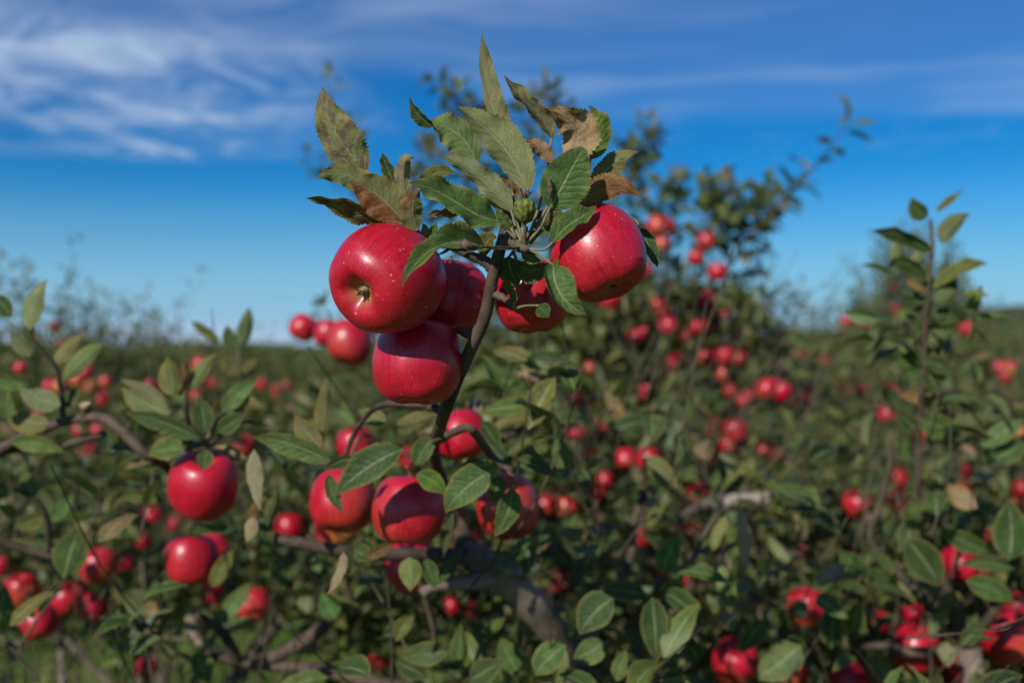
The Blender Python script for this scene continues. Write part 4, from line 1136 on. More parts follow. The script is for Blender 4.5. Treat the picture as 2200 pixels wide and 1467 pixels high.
for a in [
    (2003, 542, 1872, 497, 1.33, 44, 'dark', 35, (-2, -18)), (1992, 468, 1960, 424, 1.34, 42, 'dark', 10, (-6, 6)), (2012, 455, 2070, 406, 1.34, 20, 'olive', 30, (-4, 4)),
    (2021, 522, 2085, 460, 1.33, 46, 'dark', 165, (-10, -10)), (1989, 598, 1904, 572, 1.33, 42, 'dark', 30, (0, -26)), (2002, 622, 2123, 568, 1.34, 38, 'olive', 30, (4, -26)),
    (2008, 652, 2052, 622, 1.34, 40, 'dark', 160), (1984, 622, 1945, 598, 1.33, 24, 'dead', 20), (2020, 640, 2058, 600, 1.36, 40, 'dark', 20), (1988, 700, 2030, 660, 1.36, 34, 'dark', 20),
    (1990, 660, 1930, 640, 1.36, 40, 'dark', 20), (1992, 690, 2060, 690, 1.36, 44, 'dark', 20, (0, -10)), (1988, 740, 2040, 712, 1.36, 44, 'dark', 160), (1986, 700, 1925, 705, 1.37, 40, 'dark', 30), (1985, 760, 1920, 780, 1.37, 44, 'green', 20), (1985, 770, 2050, 800, 1.36, 44, 'dark', 10), (2000, 600, 2044, 640, 1.36, 36, 'dark', 150), (1990, 615, 1960, 660, 1.35, 36, 'dark', 20),
    (1985, 720, 1950, 690, 1.36, 40, 'green', 10), (1984, 780, 2020, 850, 1.37, 50, 'dark', 20), (1982, 800, 1940, 770, 1.37, 44, 'green', 30), (1978, 850, 2035, 790, 1.38, 50, 'grey', 20),
    (2026, 872, 1928, 850, 1.40, 38, 'dead', 10, (0, -10)), (1975, 900, 2065, 935, 1.38, 62, 'green', -10), (1972, 930, 1930, 880, 1.4, 44, 'dark', 20), (2110, 960, 2200, 900, 1.4, 50, 'grey', 20),
    (2130, 990, 2210, 950, 1.4, 56, 'dark', 10), (1720, 1385, 1622, 1458, 1.25, 84, 'grey', -8, (4, 4)), (1948, 1158, 2018, 1258, 1.3, 82, 'dark', 0, (8, 0)),
    (2122, 1182, 2020, 1130, 1.32, 52, 'green', 20, (-4, 6)), (2180, 1222, 2058, 1212, 1.32, 40, 'grey', 30, (0, -12)), (2075, 1247, 2180, 1292, 1.3, 54, 'green', 0, (0, -8)),
    (2168, 1202, 2165, 1072, 1.3, 84, 'dark', 10, (10, 0)), (1786, 1392, 1790, 1288, 1.3, 56, 'dark', 10), (1735, 1318, 1696, 1298, 1.35, 40, 'grey', 0),
    (2035, 1378, 2036, 1432, 1.4, 42, 'pale', 170), (1590, 1090, 1592, 1252, 1.25, 34, 'dead', 195, (14, 0)), (1560, 1108, 1522, 1192, 1.3, 34, 'olive', 160),
    (1380, 985, 1452, 1062, 1.3, 52, 'olive', 170, (8, -8)), (1300, 838, 1342, 908, 1.5, 34, 'dead', 20), (1870, 1240, 1800, 1180, 1.4, 50, 'green', 10), (1790, 1260, 1720, 1230, 1.4, 46, 'green', 20),
    (1640, 1330, 1590, 1400, 1.3, 50, 'dark', 10), (2020, 1310, 2060, 1270, 1.4, 40, 'olive', 20), (2100, 1090, 2030, 1040, 1.4, 50, 'dead', 165), (1920, 940, 1960, 990, 1.47, 36, 'green', 20)]:
    nl(right, *a)
middle.branch([P(1440, 1130, 2.5), P(1500, 1092, 2.1), P(1548, 1078, 1.97), P(1600, 1074, 1.95), P(1652, 1070, 1.95)], [.012, .012, .0135, .0145, .0135], bark_shader("pale_bark", (0.15, 0.12, 0.095), (0.29, 0.24, 0.20), False, .4), 'branch', 12, 90, label='pale sawn off limb in the leaves')
near.branch([P(1400, 1330, 1.2), P(1470, 1230, 1.24), P(1530, 1120, 1.26), P(1562, 1090, 1.25)], [.004, .003, .0026, .002], BARK_TWIG, 'branch', 8, 77)
near.branch([P(1300, 1560, 1.25), P(1380, 1420, 1.18), P(1402, 1290, 1.12), P(1425, 1235, 1.12)], [.008, .005, .004, .003], BARK_TWIG, 'branch', 8, 78)

n0 = len(right.leaves)
for pts in ([(1984, 800, 1.37), (1989, 700, 1.36), (1992, 640, 1.35)], [(1978, 900, 1.39), (1984, 800, 1.37)], [(1990, 660, 1.36), (1950, 610, 1.37), (1935, 600, 1.37)], [(1988, 720, 1.36), (2050, 690, 1.37), (2075, 690, 1.38)], [(1986, 740, 1.36), (1930, 690, 1.37), (1910, 690, 1.38)], [(1984, 790, 1.37), (1940, 740, 1.38), (1905, 730, 1.40)], [(1982, 830, 1.38), (2040, 770, 1.39), (2080, 762, 1.40)],
            [(1978, 900, 1.39), (2040, 850, 1.40), (2110, 840, 1.42)], [(1976, 930, 1.39), (1920, 880, 1.42), (1860, 870, 1.44)], [(1990, 700, 1.36), (2030, 660, 1.37), (2045, 640, 1.37)], [(1972, 980, 1.40), (2040, 930, 1.42), (2120, 930, 1.44)]):
    right.leafing([P(*p) for p in pts], .013, .066, .05, tw=.0016)
right.leaves[n0:] = [l[:12] + (1.0,) for l in right.leaves[n0:]]

# ------------------------------------------------------------------ fruit of the trees
low, mid, top_, far_ = "apples hanging low on the near tree", "apples in the blurred middle trees", "apples in the tall blurred tree", "apples in the far orchard rows"
FRUIT = [  # u, v, px, tree, label, blush
    (437, 1042, 148, left, "large red apple at left just under the arching brown limb's leaves", .1), (412, 1202, 116, left, "dark red apple directly below the large left apple, highlight at its left", .1),
    (458, 1182, 74, left, "small dark red apple tucked behind the right shoulder of the lower left apple", .1),
    (737, 1076, 140, near, "left apple of the low trio, dark leaf across its right side", .1), (881, 1093, 160, near, "central apple of the low trio, striped by two shadows", .05),
    (1091, 1088, 138, near, "right apple of the low trio with a leaf hanging down its face", .1), (727, 1128, 100, near, "orange red apple showing below the left apple of the low trio", .95),
    (884, 1213, 116, near, "shaded purple red apple below the central low apple, bright leaf in front", .1), (992, 934, 110, near, "dark red apple at the foot of the sharp upright shoot", .1),
    (752, 737, 98, middle, "red apple left of the lowest sharp apple, a grey green leaf below it", .1), (705, 716, 62, middle, "red apple between two others left of the biggest apple", .1),
    (652, 704, 60, middle, "leftmost red apple of three standing against the sky left of the cluster", .1),
    (765, 955, 80, middle, "blurred red apple behind the arched twig under the sharp cluster", .2), (885, 985, 52, middle, "red apple glimpsed above the central apple of the low trio", .1),
    (212, 1215, 80, lowleft, "red apple with a soft highlight, highest of the lower left group", .1), (198, 1304, 62, lowleft, "plain dark red apple right in the lower left group", .1),
    (142, 1286, 70, lowleft, "orange tinged red apple in the middle of the lower left group", .6), (84, 1336, 76, lowleft, "bright red apple lowest in the lower left group", .1),
    (46, 1266, 70, lowleft, "bright red apple crossed by a leaf near the left edge", .1), (2, 1216, 44, lowleft, "dark apple cut by the left edge of the picture", .1), (45, 1340, 44, lowleft, "small red apple touching the lowest apple at lower left", .2),
    (543, 1300, 80, left, "red apple half covered by a pale leaf, below and right of the left pair", .1), (455, 1276, 52, left, "blurred red apple under the lower of the left pair", .2),
    (622, 1132, 64, midleft, "blurred red apple left of the low trio above the dark branch", .1), (326, 1108, 42, midleft, "small red apple below and left of the large left apple", .1), (310, 1160, 36, midleft, "small red apple left of the dark red apple in the left pair", .1),
    (314, 1436, 46, lowleft, "lone red apple near the bottom edge at left", .3), (375, 1125, 34, midleft, "small orange red apple just under the large left apple", .7), (270, 1210, 40, lowleft, "dull red apple just right of the highest lower left apple", .3),
    (45, 790, 28, midleft, "small red apple beside the left shoot near the left edge", .1), (122, 700, 26, None, "small red apple against the sky behind the left shoot", .1), (135, 735, 24, None, "small dark apple under the one against the sky at left", .1),
    (228, 820, 28, midleft, "small dark red apple left of the middle left shoot", .2), (200, 770, 26, None, "small red apple above the small dark one left of the middle left shoot", .2), (243, 765, 26, None, "small red apple right of its neighbour behind the left shoot", .2),
    (432, 818, 28, midleft, "small red apple behind the middle left shoot, left of two", .2), (458, 822, 24, midleft, "small red apple behind the middle left shoot, right of two", .2), (422, 850, 26, midleft, "small red apple below the two behind the middle left shoot", .2),
    (525, 958, 46, midleft, "red apple peeping out right of the large left apple", .1), (1345, 986, 48, middle, "bright red apple left of a touching pair in the middle", .05), (1392, 986, 54, middle, "bright red apple right of a touching pair, olive leaf below it", .05),
    (1240, 930, 34, middle, "dark red apple left of the pinker apple behind the shoot's foot", .1), (1291, 921, 32, middle, "pinkish red apple above and left of the bright touching pair", .1), (1264, 978, 26, middle, "small red apple left of the bright touching pair", .1),
    (1300, 1030, 36, middle, "red apple half hidden by a leaf below the bright touching pair", .1), (1285, 1060, 32, middle, "bright small red apple right of the pair beside the low trio", .05), (1172, 1086, 48, middle, "red apple touching the right side of the low trio", .1),
    (1216, 1086, 52, middle, "bright red apple just right of the one beside the low trio", .05), (1502, 1060, 48, middle, "dull red apple left of the pale cut limb", .3), (1524, 998, 26, middle, "small red apple above the pale cut limb", .1),
    (1376, 1156, 44, middle, "pink lit apple beside the bare grey twig in the middle", .1), (1482, 1148, 52, middle, "deep red apple right of the bare grey twig, among leaves", .1), (1432, 1220, 40, middle, "dark apple under leaves below the bare grey twig", .1), (1478, 1245, 36, middle, "purple red apple right of the dark leaf spray at bottom middle", .1),
    (1206, 1250, 46, middle, "red apple right of the thick grey limb, lit on its right side", .1), (1170, 1280, 48, middle, "dull red apple against the right side of the thick grey limb", .3), (970, 1300, 38, middle, "bright red apple under the thick grey limb, left of another", .1), (1010, 1312, 36, middle, "orange red apple under the thick grey limb, right of another", .7),
    (986, 1160, 42, middle, "dark red apple above the head of the thick grey limb", .1), (1024, 1160, 40, middle, "pinkish apple above and right of the thick grey limb's head", .2), (812, 1425, 44, middle, "dark red apple at the bottom edge left of middle", .1),
    (1530, 916, 42, tall, "bright red apple left of the tight bunch right of middle", .05), (1580, 926, 54, tall, "largest red apple of the tight bunch right of middle", .05), (1565, 955, 44, tall, "dark red apple underneath the tight bunch right of middle", .1),
    (1640, 968, 30, middle, "red apple right of the tight bunch right of middle", .1), (1670, 980, 30, middle, "small red apple farther right of the tight bunch", .1), (1610, 850, 28, tall, "small red apple left of the large orange pair at right", .2),
    (1412, 486, 46, tall, "twin apple high beside the right hero apple, with leaves on top", .05), (1433, 486, 34, tall, "right twin apple high beside the right hero apple", .05), (1422, 523, 36, tall, "apple hanging below the twin apples against the sky", .05),
    (1517, 519, 40, tall, "upper of three red apples hanging against the blue sky", .05), (1496, 553, 36, tall, "middle left one of three red apples against the blue sky", .05), (1542, 584, 42, tall, "lowest and rightmost of three red apples against the blue sky", .05),
    (1312, 640, 52, tall, "red apple peeping out under the right hero apple", .05), (1385, 580, 34, tall, "apple edge showing right of the right hero apple", .05), (1412, 656, 36, tall, "pink red apple below the right hero apple, near the crown's left", .1), (1425, 668, 30, tall, "red apple overlapping the pink one below the right hero apple", .1),
    (1516, 646, 40, tall, "red apple under the lowest of the three sky apples", .1), (1435, 700, 42, tall, "dull red apple in shade at the heart of the tall tree", .4), (1498, 704, 34, tall, "left one of two touching apples in the tall tree's shade", .3), (1523, 700, 34, tall, "right one of two touching apples in the tall tree's shade", .2),
    (1557, 678, 27, tall, "small red apple at the tall tree's right rim near the horizon", .1), (1366, 724, 36, tall, "bright double apple left of the dark hollow, left half", .05), (1385, 715, 28, tall, "bright double apple left of the dark hollow, right half", .05), (1475, 724, 26, tall, "orange apple above the dark hollow", .9),
    (1453, 778, 38, tall, "orange brown apple inside the dark hollow of the tall tree", .9), (1515, 768, 36, tall, "orange apple left of the lit pair at the hollow's right", .9), (1557, 764, 40, tall, "bright red apple at the right of the dark hollow", .1), (1590, 770, 34, tall, "orange red apple right beside the bright one at the dark hollow", .5),
    (1555, 804, 36, tall, "orange red apple below the bright pair at the dark hollow", .5), (1648, 836, 48, tall, "left apple of the large orange pair right of the tall tree", .85), (1678, 840, 46, tall, "right apple of the large orange pair right of the tall tree", .5), (1583, 720, 26, tall, "pinkish small apple right of the tall tree's touching pair", .2),
    (1376, 848, 30, tall, "deep red apple below the dark hollow, left", .1), (1392, 836, 30, tall, "deep red apple below the dark hollow, right of another", .1), (1570, 840, 30, tall, "red apple just left of the large orange pair", .2), (1595, 862, 28, tall, "purple red apple below the large orange pair's left side", .1), (1268, 790, 28, middle, "small brownish apple right of the sharp shoot in the leaves", .6),
    (1842, 1084, 62, midright, "bright red apple left of the thin straight twig at right", .05), (1927, 1028, 46, midright, "bright red apple right of the thin straight twig", .05), (1925, 1076, 46, midright, "dark shaded apple right of the thin straight twig, under the bright one", .05),
    (1905, 890, 36, midright, "deep red apple left of the leader's pale leaf", .05), (1980, 930, 32, midright, "purple apple behind the leader's stem", .2), (1850, 840, 25, midright, "small bright red apple left above the leader's pale leaf", .05), (1920, 845, 24, midright, "small orange apple beside the leader's pale leaf", .9),
    (1732, 1176, 46, midright, "deep red apple above the apple with the leaf shadow at lower right", .1), (1828, 1186, 32, midright, "orange apple at lower right under the thin straight twig", .8), (1620, 1152, 26, midright, "small yellow orange apple right of the drooping tan leaf", 1.0), (1792, 1058, 26, midright, "small pink apple left above the bright apple by the straight twig", .1),
    (1735, 1302, 88, lowright, "red apple with a leaf lying over its top at lower right", .1), (1966, 1390, 100, lowright, "glossy bright red apple at lower right beside the grey limb", .05), (2055, 1434, 78, lowright, "orange red apple below and right of the glossy one at lower right", .8), (2062, 1212, 80, lowright, "purple red apple under leaves above the glossy one at lower right", .05),
    (2100, 1238, 74, lowright, "red apple under leaves right of its purple neighbour", .05), (2165, 1368, 118, lowright, "large dark apple at the right edge near the bottom", .05), (2190, 1300, 66, lowright, "red apple at the right edge above the large dark one", .1), (1580, 1420, 100, lowright, "large red apple at the bottom crossed by a narrow leaf", .05),
    (1824, 1462, 84, lowright, "red apple cut by the bottom edge, left of the glossy one", .1), (1892, 1334, 44, lowright, "red apple above and left of the glossy one at lower right", .1), (1962, 1316, 46, lowright, "red apple right above the glossy one at lower right", .1), (1705, 1450, 60, lowright, "brownish red apple at the bottom edge beside the round leaf", .7),
    (2125, 1152, 32, lowright, "small red apple above the leaf spray at the right edge", .1), (2180, 1080, 30, midright, "red apple at the right edge, lower of two", .05), (2196, 1048, 36, midright, "red apple at the right edge, upper of two", .05), (2068, 1052, 32, midright, "pinkish apple left of the two at the right edge", .2), (2075, 1012, 28, midright, "dark red apple above the pinkish one near the right edge", .1),
    (1775, 775, 26, None, "small red apple in the far rows left of the leader's foot", .1), (1711, 766, 25, None, "left one of two small apples in the far rows right of the tall tree", .3), (1735, 763, 25, None, "right one of two small apples in the far rows right of the tall tree", .3), (1820, 691, 28, None, "small red apple on the horizon left of the leader", .1),
    (1861, 693, 27, None, "small red apple on the horizon just left of the leader's crown", .1), (2077, 707, 31, None, "lone red apple on the dark hill right of the leader", .1), (1921, 622, 24, None, "small red apple in the crown behind the leader, highest", .1), (1926, 662, 24, None, "small red apple in the crown behind the leader, lower left", .2), (2002, 652, 22, None, "small red apple close right of the leader's stem", .1), (2049, 640, 22, right, "small red apple under a dark leaf right of the leader", .05),
]
USED = {}
DEPTH = {tall: (3.72, .6), middle: (2.75, .6), midleft: (3.1, .6), lowleft: (2.2, .42), lowright: (1.98, .4), midright: (3.2, .6)}
for k, (u, v, px, t, lab, bl) in enumerate(FRUIT):
    dd = 1.10 if (u, v) == (992, 934) else None
    if t in DEPTH:
        yc, ry = DEPTH[t]
        dd = max(min(max(.064 * F / px, yc - 1.05 * ry), yc - .3 * ry), .044 * F / px)
    grp = low if t in (near, left, right) else top_ if t is tall else mid if t is not None else far_
    o = apple(u, v, px, lab, grp, blush=bl, seed=k, parts=px > 27, d=dd)
    if t is None:
        continue
    a = Vector((0, 0, 1)); a.rotate(o.rotation_quaternion)
    r = o.scale.x
    tip = o.location + a * r * 1.2
    n = 6 if px < 60 else 3
    t.rosette(tip + Vector((0, 0.01, 0.012)), n, 0.062)
    e = tip + Vector((t.rng.uniform(-.06, .06), t.rng.uniform(.03, .12), t.rng.uniform(-.02, .05)))
    t.leafing([tip, tip.lerp(e, .5) + Vector((0, 0, .015)), e], .024, .066, .2)

# ------------------------------------------------------------------ filling of the crowns
near.fill((0.10, 1.32, 1.22), (0.72, 0.30, 0.44), 125, leafL=.066, gap=.028)
near.fill((0.13, 1.72, 1.46), (0.36, 0.30, 0.28), 62, leafL=.072, gap=.028)
near.sky = pw((0, 1000), (560, 960), (640, 930), (700, 900), (800, 900), (900, 900), (1000, 800), (1060, 745), (1250, 740), (1330, 790), (1420, 870), (1500, 960), (2200, 1050))
grass_gap = pw((-200, 1330), (120, 1340), (330, 1400), (450, 1330), (640, 1300), (760, 1330), (900, 1420), (1000, 1600))
for t in (near, left, lowleft, midleft):
    t.floor = grass_gap
near.near = 1.0
left.fill((-0.62, 1.30, 1.28), (0.38, 0.26, 0.36), 64, leafL=.066, gap=.03)
left.sky = pw((-200, 720), (0, 740), (110, 760), (230, 800), (330, 850), (520, 860), (600, 960))
left.near = 1.08
right.fill((0.62, 1.58, 1.22), (0.42, 0.30, 0.40), 85, leafL=.066, gap=.03)
right.sky = pw((1300, 1100), (1600, 1040), (1750, 980), (1880, 900), (2000, 860), (2100, 900), (2200, 880))
right.near = 1.15

def crown(t, base, centre, radii, shoots, seed, leafL=.076, n=6, **k):
    limb = skeleton(t, base, centre, radii, seed, n)
    t.fill(centre, radii, shoots, leafL=leafL, limb=limb, **k)
    return limb

crown(middle, (0.36, 2.82, 0), (0.26, 2.75, 1.20), (0.90, 0.66, 0.50), 540, 31, zmin=.7)
middle.sky = pw((500, 800), (640, 790), (760, 800), (1000, 740), (1100, 735), (1250, 745), (1400, 800), (1700, 900), (2200, 980))
crown(midleft, (-1.0, 3.15, 0), (-1.0, 3.1, 1.14), (0.80, 0.62, 0.46), 270, 32, zmin=.85)
midleft.sky = pw((0, 800), (200, 820), (400, 830), (700, 820), (900, 800))
crown(lowleft, (-1.02, 2.25, 0), (-0.92, 2.2, 1.16), (0.58, 0.42, 0.36), 140, 33, zmin=.98)
lowleft.sky = pw((-200, 940), (300, 960), (700, 1020), (900, 1100))
crown(lowright, (1.02, 2.02, 0), (0.98, 1.98, 1.12), (0.68, 0.45, 0.40), 250, 34)
lowright.sky = pw((1300, 1150), (1600, 1050), (1900, 980), (2300, 940))
crown(midright, (1.62, 3.25, 0), (1.50, 3.2, 1.16), (0.98, 0.65, 0.54), 480, 35)
midright.sky = pw((1400, 900), (1650, 850), (1800, 800), (1900, 760), (1960, 700), (2040, 700), (2100, 770), (2200, 790))
crown(tall, (0.72, 3.75, 0), (0.64, 3.72, 1.36), (0.66, 0.62, 0.74), 480, 36, n=7)
tall.sky = pw((900, 700), (1100, 640), (1200, 590), (1330, 610), (1450, 600), (1560, 615), (1620, 655), (1680, 690), (1760, 760), (1900, 800))
crown(behind, (0.02, 4.15, 0), (0.0, 4.1, 1.36), (0.62, 0.5, 0.66), 260, 37)
tall.fill((0.60, 3.62, 1.84), (0.46, 0.36, 0.19), 260, (.10, .24), leafL=.074)
behind.fill((0.08, 4.0, 1.76), (0.42, 0.36, 0.17), 70, (.10, .24), leafL=.074)
behind.sky = pw((700, 700), (850, 690), (930, 640), (1000, 600), (1250, 600), (1400, 640))

def shoot(t, pts, gap=.03, length=.07, k=.48, tw=.002, start=.12, spread=.9, lean=None):
    """a long shoot above the crown; exempt from the crown's height"""
    n0 = len(t.leaves)
    t.leafing([P(*p) for p in pts], gap * k, length * 1.38, start, tw=tw, spread=spread)
    if k < .8:
        W = [P(*p) for p in pts]
        for i in range(1, len(W)):
            for _ in range(3):
                c = W[i - 1].lerp(W[i], t.rng.uniform(.2, .95))
                e = c + ((W[i] - W[i - 1]).normalized() * .6 + Vector((t.rng.uniform(-1, 1), t.rng.uniform(-.8, .8), t.rng.uniform(-.2, .5)))).normalized() * t.rng.uniform(.05, .12)
                t.leafing([c, c.lerp(e, .5) + Vector((0, 0, -.005)), e], .022, length * 1.2, .2, tw=.0014)
    t.leaves[n0:] = [l[:12] + (1.0,) for l in t.leaves[n0:]]

shoot(tall, [(1520, 690, 3.6), (1575, 560, 3.5), (1640, 475, 3.4), (1740, 372, 3.3), (1822, 268, 3.25)], .046, .078, .9, .004, .0)
shoot(tall, [(1560, 600, 3.55), (1600, 500, 3.5), (1640, 450, 3.45), (1690, 420, 3.4)], .026, .064)
shoot(tall, [(1480, 640, 3.6), (1490, 520, 3.55), (1530, 440, 3.5), (1545, 398, 3.5)], .022, .066, start=.45)
shoot(tall, [(1520, 560, 3.55), (1560, 480, 3.5), (1600, 420, 3.5)], .024, .062, start=.3)
shoot(tall, [(1440, 640, 3.6), (1440, 500, 3.6), (1455, 430, 3.6)], .026, .064, start=.3)
shoot(tall, [(1400, 640, 3.7), (1395, 520, 3.7), (1410, 440, 3.7), (1420, 410, 3.7)], .022, .064)
shoot(tall, [(1455, 450, 3.75), (1462, 400, 3.75), (1458, 368, 3.75)], .04, .03, .9, .002)
shoot(tall, [(1350, 640, 3.8), (1345, 480, 3.8), (1350, 380, 3.8), (1356, 318, 3.8)], .028, .062)
shoot(tall, [(1540, 660, 3.6), (1590, 600, 3.6), (1640, 545, 3.6)], .034, .05)
shoot(tall, [(1570, 690, 3.6), (1620, 660, 3.6), (1650, 650, 3.6)], .03, .05)
shoot(behind, [(1290, 620, 4.0), (1270, 460, 4.0), (1225, 330, 3.9), (1190, 205, 3.8)], .032, .066)
shoot(behind, [(1300, 600, 4.0), (1320, 440, 4.0), (1370, 330, 3.9), (1385, 305, 3.9)], .036, .064)
shoot(behind, [(1180, 620, 4.0), (1160, 440, 4.0), (1150, 300, 3.9), (1130, 222, 3.9)], .028, .066)
shoot(behind, [(1130, 620, 4.0), (1090, 440, 4.0), (1060, 310, 3.9), (1050, 238, 3.9)], .026, .066)
shoot(behind, [(1060, 620, 4.0), (1020, 420, 4.0), (1000, 290, 3.9), (988, 200, 3.8)], .024, .068)
shoot(behind, [(1010, 620, 4.1), (960, 450, 4.1), (940, 360, 4.0), (925, 330, 4.0)], .030, .068)
shoot(behind, [(980, 640, 4.1), (890, 470, 4.1), (880, 380, 4.0)], .034, .066)
shoot(behind, [(900, 640, 4.2), (780, 470, 4.2), (740, 330, 4.1), (705, 240, 4.0), (712, 168, 4.0)], .045, .06, .9, start=.45)
shoot(behind, [(760, 420, 4.15), (770, 330, 4.1), (755, 260, 4.05)], .026, .06, .9)
shoot(behind, [(740, 420, 4.15), (690, 360, 4.1), (668, 335, 4.1)], .018, .055, .9)
shoot(middle, [(770, 770, 2.1), (730, 710, 2.3), (706, 675, 2.4), (696, 662, 2.4)], .05, .040, .9)
# ------------------------------------------------------------------ the rows behind: each tree a copy of one of five crowns
def crown_variant(seed, shoots, tall_shoots, zc=1.12, rz=.50, rr=.78, hollow=.25, gap=.030):
    t = Tree.__new__(Tree)
    t.rng = random.Random(seed); t.np = np.random.RandomState(seed); t.leaves = []; t.twigs_v, t.twigs_f = [], []
    t.fill((0, 0, zc), (rr, rr, rz), shoots, leafL=.078, gap=gap, zmin=.58, hollow=hollow)
    for _ in range(tall_shoots):
        a, q = t.rng.uniform(0, 6.28), t.rng.uniform(0, .55)
        c = Vector((q * math.cos(a), q * math.sin(a), 1.45))
        l = t.rng.uniform(.25, .55)
        t.leafing([c, c + Vector((q * .25 * math.cos(a), q * .25 * math.sin(a), l * .6)), c + Vector((q * .5 * math.cos(a) + t.rng.gauss(0, .05), q * .5 * math.sin(a), l))], .032, .07)
    A = np.array(t.leaves)
    me = mass(A, (0, 0, 0), MASS_FAR)
    rng = t.rng
    V, Fc = tube_geo(*smooth_line([Vector((0, 0, -.1)), Vector((.03, 0, .3)), Vector((0, .03, .6)), Vector((0.05, 0, 1.1))], [.06, .05, .045, .02], 3), 8, .06, rng)
    tr = mesh('trunk', V, Fc, BARK_GREY)
    v0, f0 = [], []
    for k in range(6):
        a = k * 1.05 + rng.uniform(-.2, .2)
        V, Fc = tube_geo(*smooth_line([Vector((0, 0, .5)), Vector((.3 * math.cos(a), .3 * math.sin(a), .75)), Vector((.62 * math.cos(a), .62 * math.sin(a), 1.2 + rng.uniform(-.2, .2)))], [.035, .024, .01], 3), 6, .05, rng)
        b = len(v0); v0 += V; f0 += [tuple(i + b for i in f) for f in Fc]
    return me, tr, mesh('limbs', v0, f0, BARK_GREY)

VARS = [crown_variant(60 + i, 250, 7) for i in range(5)]
VARS.append(crown_variant(70, 640, 6, 1.25, .52, .60, .1, .024))         # a fuller, domed crown
rowrng = random.Random(77)

def row_tree(x, y, top, wide, label, group=None, var=None):
    me, tr, lm = VARS[rowrng.randrange(5) if var is None else var]
    o = link('apple_tree', None, None, Vector((x, y, 0)))
    tag(o, label, 'apple tree', group)
    s = top / (1.72 if var is None else 1.80)
    a = rowrng.uniform(0, 6.28)
    for nm, m_ in (('crown', me), ('trunk', tr), ('limbs', lm)):
        p = link(nm, m_, o)
        p.scale = (wide, wide, s)
        p.rotation_euler = (0, 0, a)
        if nm == 'crown':
            p['kind'] = 'stuff'
    return o

def at(u, v, d):
    p = P(u, v, d)
    return p.x, p.y, p.z
SPECIAL = [  # u, top v, distance, width, label
    (40, 625, 5.7, .80, "tall blurred apple tree against the sky at the left edge"), (215, 690, 6.0, .75, "blurred apple tree behind the left shoots, lower than the one at the edge"), (318, 712, 6.6, .5, "slim blurred tree ending the left group beside the white cloud"),
    (1955, 565, 6.8, .60, "round topped apple tree behind the tall leader"), (1745, 690, 7.4, .55, "blurred apple tree with a thin top left of the leader"), (1820, 690, 6.9, .6, "fruiting apple tree on the horizon just left of the leader"),
    (2080, 700, 7.6, .6, "apple tree right of the leader below the dark hill")]
for (u, v, d, wd, lab) in SPECIAL:
    x, y, z = at(u, v, d)
    row_tree(x, y, z, wd, lab, var=5 if u > 1900 else None)
PLACES = [(-60, "at the left edge"), (100, "under the left shoot"), (230, "just right of the left shoot"), (390, "behind the middle left shoot"), (510, "behind the small leafy tip at left"), (620, "left of the biggest apple"), (740, "under the biggest apple"),
          (860, "under the lowest sharp apple"), (1000, "just right of the dark shoot"), (1140, "under the shaded sharp apple"), (1280, "under the right hero apple"), (1410, "under the twin apples"), (1530, "under the three sky apples"), (1650, "under the long arching shoot"),
          (1750, "right of the tall tree"), (1840, "just left of the leader"), (1970, "behind the leader"), (2070, "just right of the leader"), (2150, "below the dark hill"), (2300, "at the right edge")]
TAKEN = {}

def place_of(u, key, free=True):
    for _, ph in sorted((abs(u - a), ph) for a, ph in PLACES):
        if not free or (key, ph) not in TAKEN:
            TAKEN[(key, ph)] = 1
            return ph
    return "in the row"

skyf = pw((-600, 715), (0, 735), (330, 752), (640, 752), (900, 745), (1500, 735), (1700, 722), (1900, 730), (2200, 742), (2800, 720))
nrow = 0
ROWS = (4.9, 6.0, 7.3, 8.8, 10.6, 12.8, 15.5, 19.0)
ORD = ('first', 'second', 'third', 'fourth', 'fifth', 'sixth', 'seventh', 'farthest')
for y in ROWS:
    half_w = y * .56 + .6
    n = int(2 * half_w / (1.35 if y < 9 else 1.7 if y < 14 else 2.2)) + 1
    for i in range(n):
        x = -half_w + 2 * half_w * (i + .5) / n + rowrng.uniform(-.25, .25)
        yy = y + rowrng.uniform(-.35, .35)
        u = U0 + x / yy * F
        if u < 860 and y < 7:                            # an open strip of grass on the left
            continue
        top = CZ - (skyf(u) + rowrng.uniform(2, 40) * (1 if y > 6 else 1.6) - VH) / F * yy
        if not -160 < u < 2360:
            continue
        k = ROWS.index(y)
        row_tree(x, yy, top, rowrng.uniform(.9, 1.15) * (1 if y < 9 else 1.25), "%s apple tree in the %s blurred row, %s" % ("low" if y < 9 else "small", ORD[k], place_of(u, k)), "apple trees in the blurred rows")
        nrow += 1
# beyond: orchard that reads as one mass
frs = np.random.RandomState(5)
NF = 26000
fy = 21 + frs.rand(NF) ** 1.6 * 75
fx = (frs.rand(NF) * 2 - 1) * (fy * .60 + 1)
clump = 0.22 * np.sin(fx * 2.1 + 1.3 * np.sin(fy * .8)) + 0.16 * np.sin(fx * .9 + fy * .35)
fu = U0 + fx / fy * F
ftop = CZ - (np.interp(fu, [-600, 0, 330, 640, 900, 1500, 1700, 2200, 2800], [735, 742, 752, 752, 748, 738, 728, 738, 735]) - VH) / F * fy
fz = np.maximum(.5, ftop - .12 + np.minimum(clump, .2) - np.abs(frs.normal(0, .35, NF)))
FT = frs.normal(0, 1, (NF, 3)); FT /= np.linalg.norm(FT, axis=1)[:, None]
FN = np.cross(FT, frs.normal(0, 1, (NF, 3))); FN[:, 2] += 0; FN /= np.linalg.norm(FN, axis=1)[:, None]
FN *= np.where(FN[:, 2:3] < 0, -1, 1)
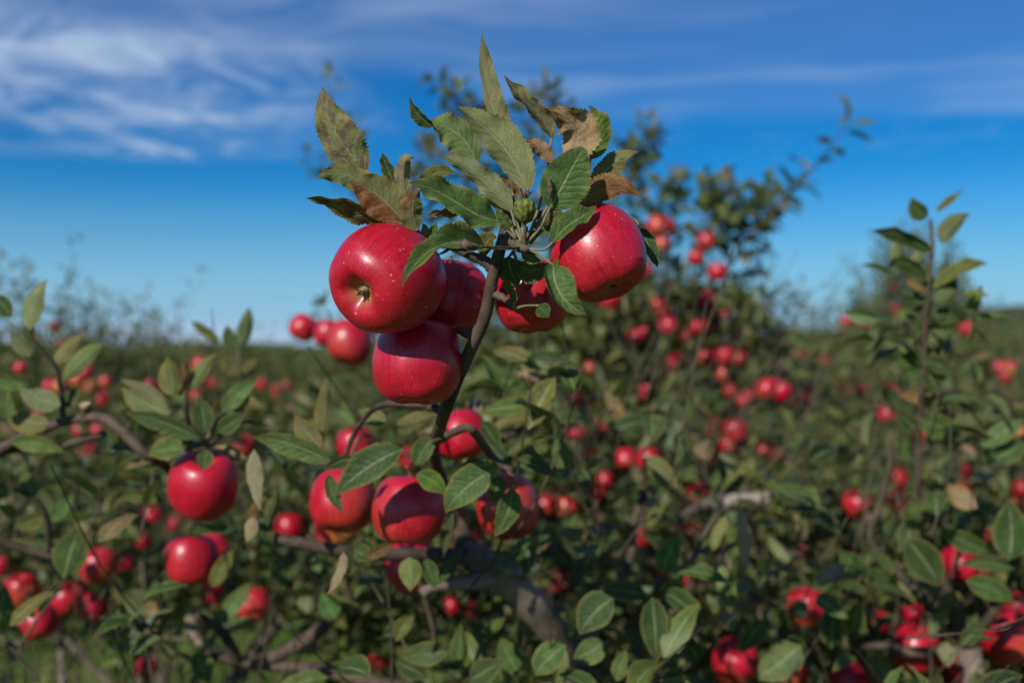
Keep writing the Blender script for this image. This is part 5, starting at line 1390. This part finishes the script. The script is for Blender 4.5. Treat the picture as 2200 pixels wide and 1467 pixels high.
FA = np.column_stack([fx, fy, fz, FT, FN, .16 + frs.rand(NF) * .22, .12 + frs.rand(NF) * .14, frs.rand(NF)])
tag(link('distant_orchard', mass(FA, (0, 0, 0), MASS_FAR)), "orchard rows merging into one green mass towards the hills", 'orchard', kind='stuff')

# fruit in the rows, too small and soft to tell apart
frng = random.Random(9)
for k in range(84):
    if k % 3 == 0:                                       # they hang in twos and threes
        y0 = frng.choice((4.7, 5.0, 5.7, 6.0, 7.0, 7.3, 8.4, 9.5))
        u0 = frng.choice((frng.uniform(0, 640), frng.uniform(1250, 2200), frng.uniform(1600, 2200)))
        v0 = frng.uniform(785, 930 if y0 < 6.5 else 850)
    elif k % 3 == 2 and frng.random() < .4:
        continue
    y = y0 + frng.uniform(-.08, .08)
    u, v = u0 + frng.gauss(0, 95 / y0), v0 + frng.gauss(0, 80 / y0)
    bl = frng.choice((.1, .2, .5, .95))
    lab = "tiny blurred %s apple %s in the rows %s" % ("orange" if bl > .9 else "orange red" if bl > .4 else "red", "high" if v < 830 else "low", place_of(u, 'fruit', False))
    apple(u, v, frng.uniform(.055, .074) / (y - .62) * F, lab, "tiny apples in the blurred rows", blush=bl, seed=k + 500, d=y - .62, parts=False)

# ------------------------------------------------------------------ grass
grs = np.random.RandomState(12)
NG = 42000
gy_ = 1.7 + grs.rand(NG) ** 1.4 * 8
gx_ = (grs.rand(NG) * 2 - 1) * (gy_ * .56 + .3)
gh = .05 + grs.rand(NG) * .09
ga = grs.rand(NG) * 6.28
gw = .0035 + grs.rand(NG) * .003
lean = grs.normal(0, .04, (NG, 2))
b0 = np.column_stack([gx_ - np.cos(ga) * gw, gy_ - np.sin(ga) * gw, np.zeros(NG)])
b1 = np.column_stack([gx_ + np.cos(ga) * gw, gy_ + np.sin(ga) * gw, np.zeros(NG)])
tp = np.column_stack([gx_ + lean[:, 0], gy_ + lean[:, 1], gh])
GVt = np.stack([b0, b1, tp], 1).reshape(-1, 3)
GFt = np.arange(NG * 3, dtype=np.int32).reshape(-1, 3)
GRASS = plain_shader("grass_blades", (0.060, 0.125, 0.014), (0.12, 0.15, 0.026), 1.4, 0.6)
tag(link('grass', mesh('grass', GVt, GFt, GRASS, smooth=False)), "green grass glimpsed between the trees near the bottom edge", 'grass', kind='stuff')

for t in (near, left, right, tall, behind, middle, midleft, lowleft, lowright, midright):
    t.finish(APPLES, LEAF_SPOTS)
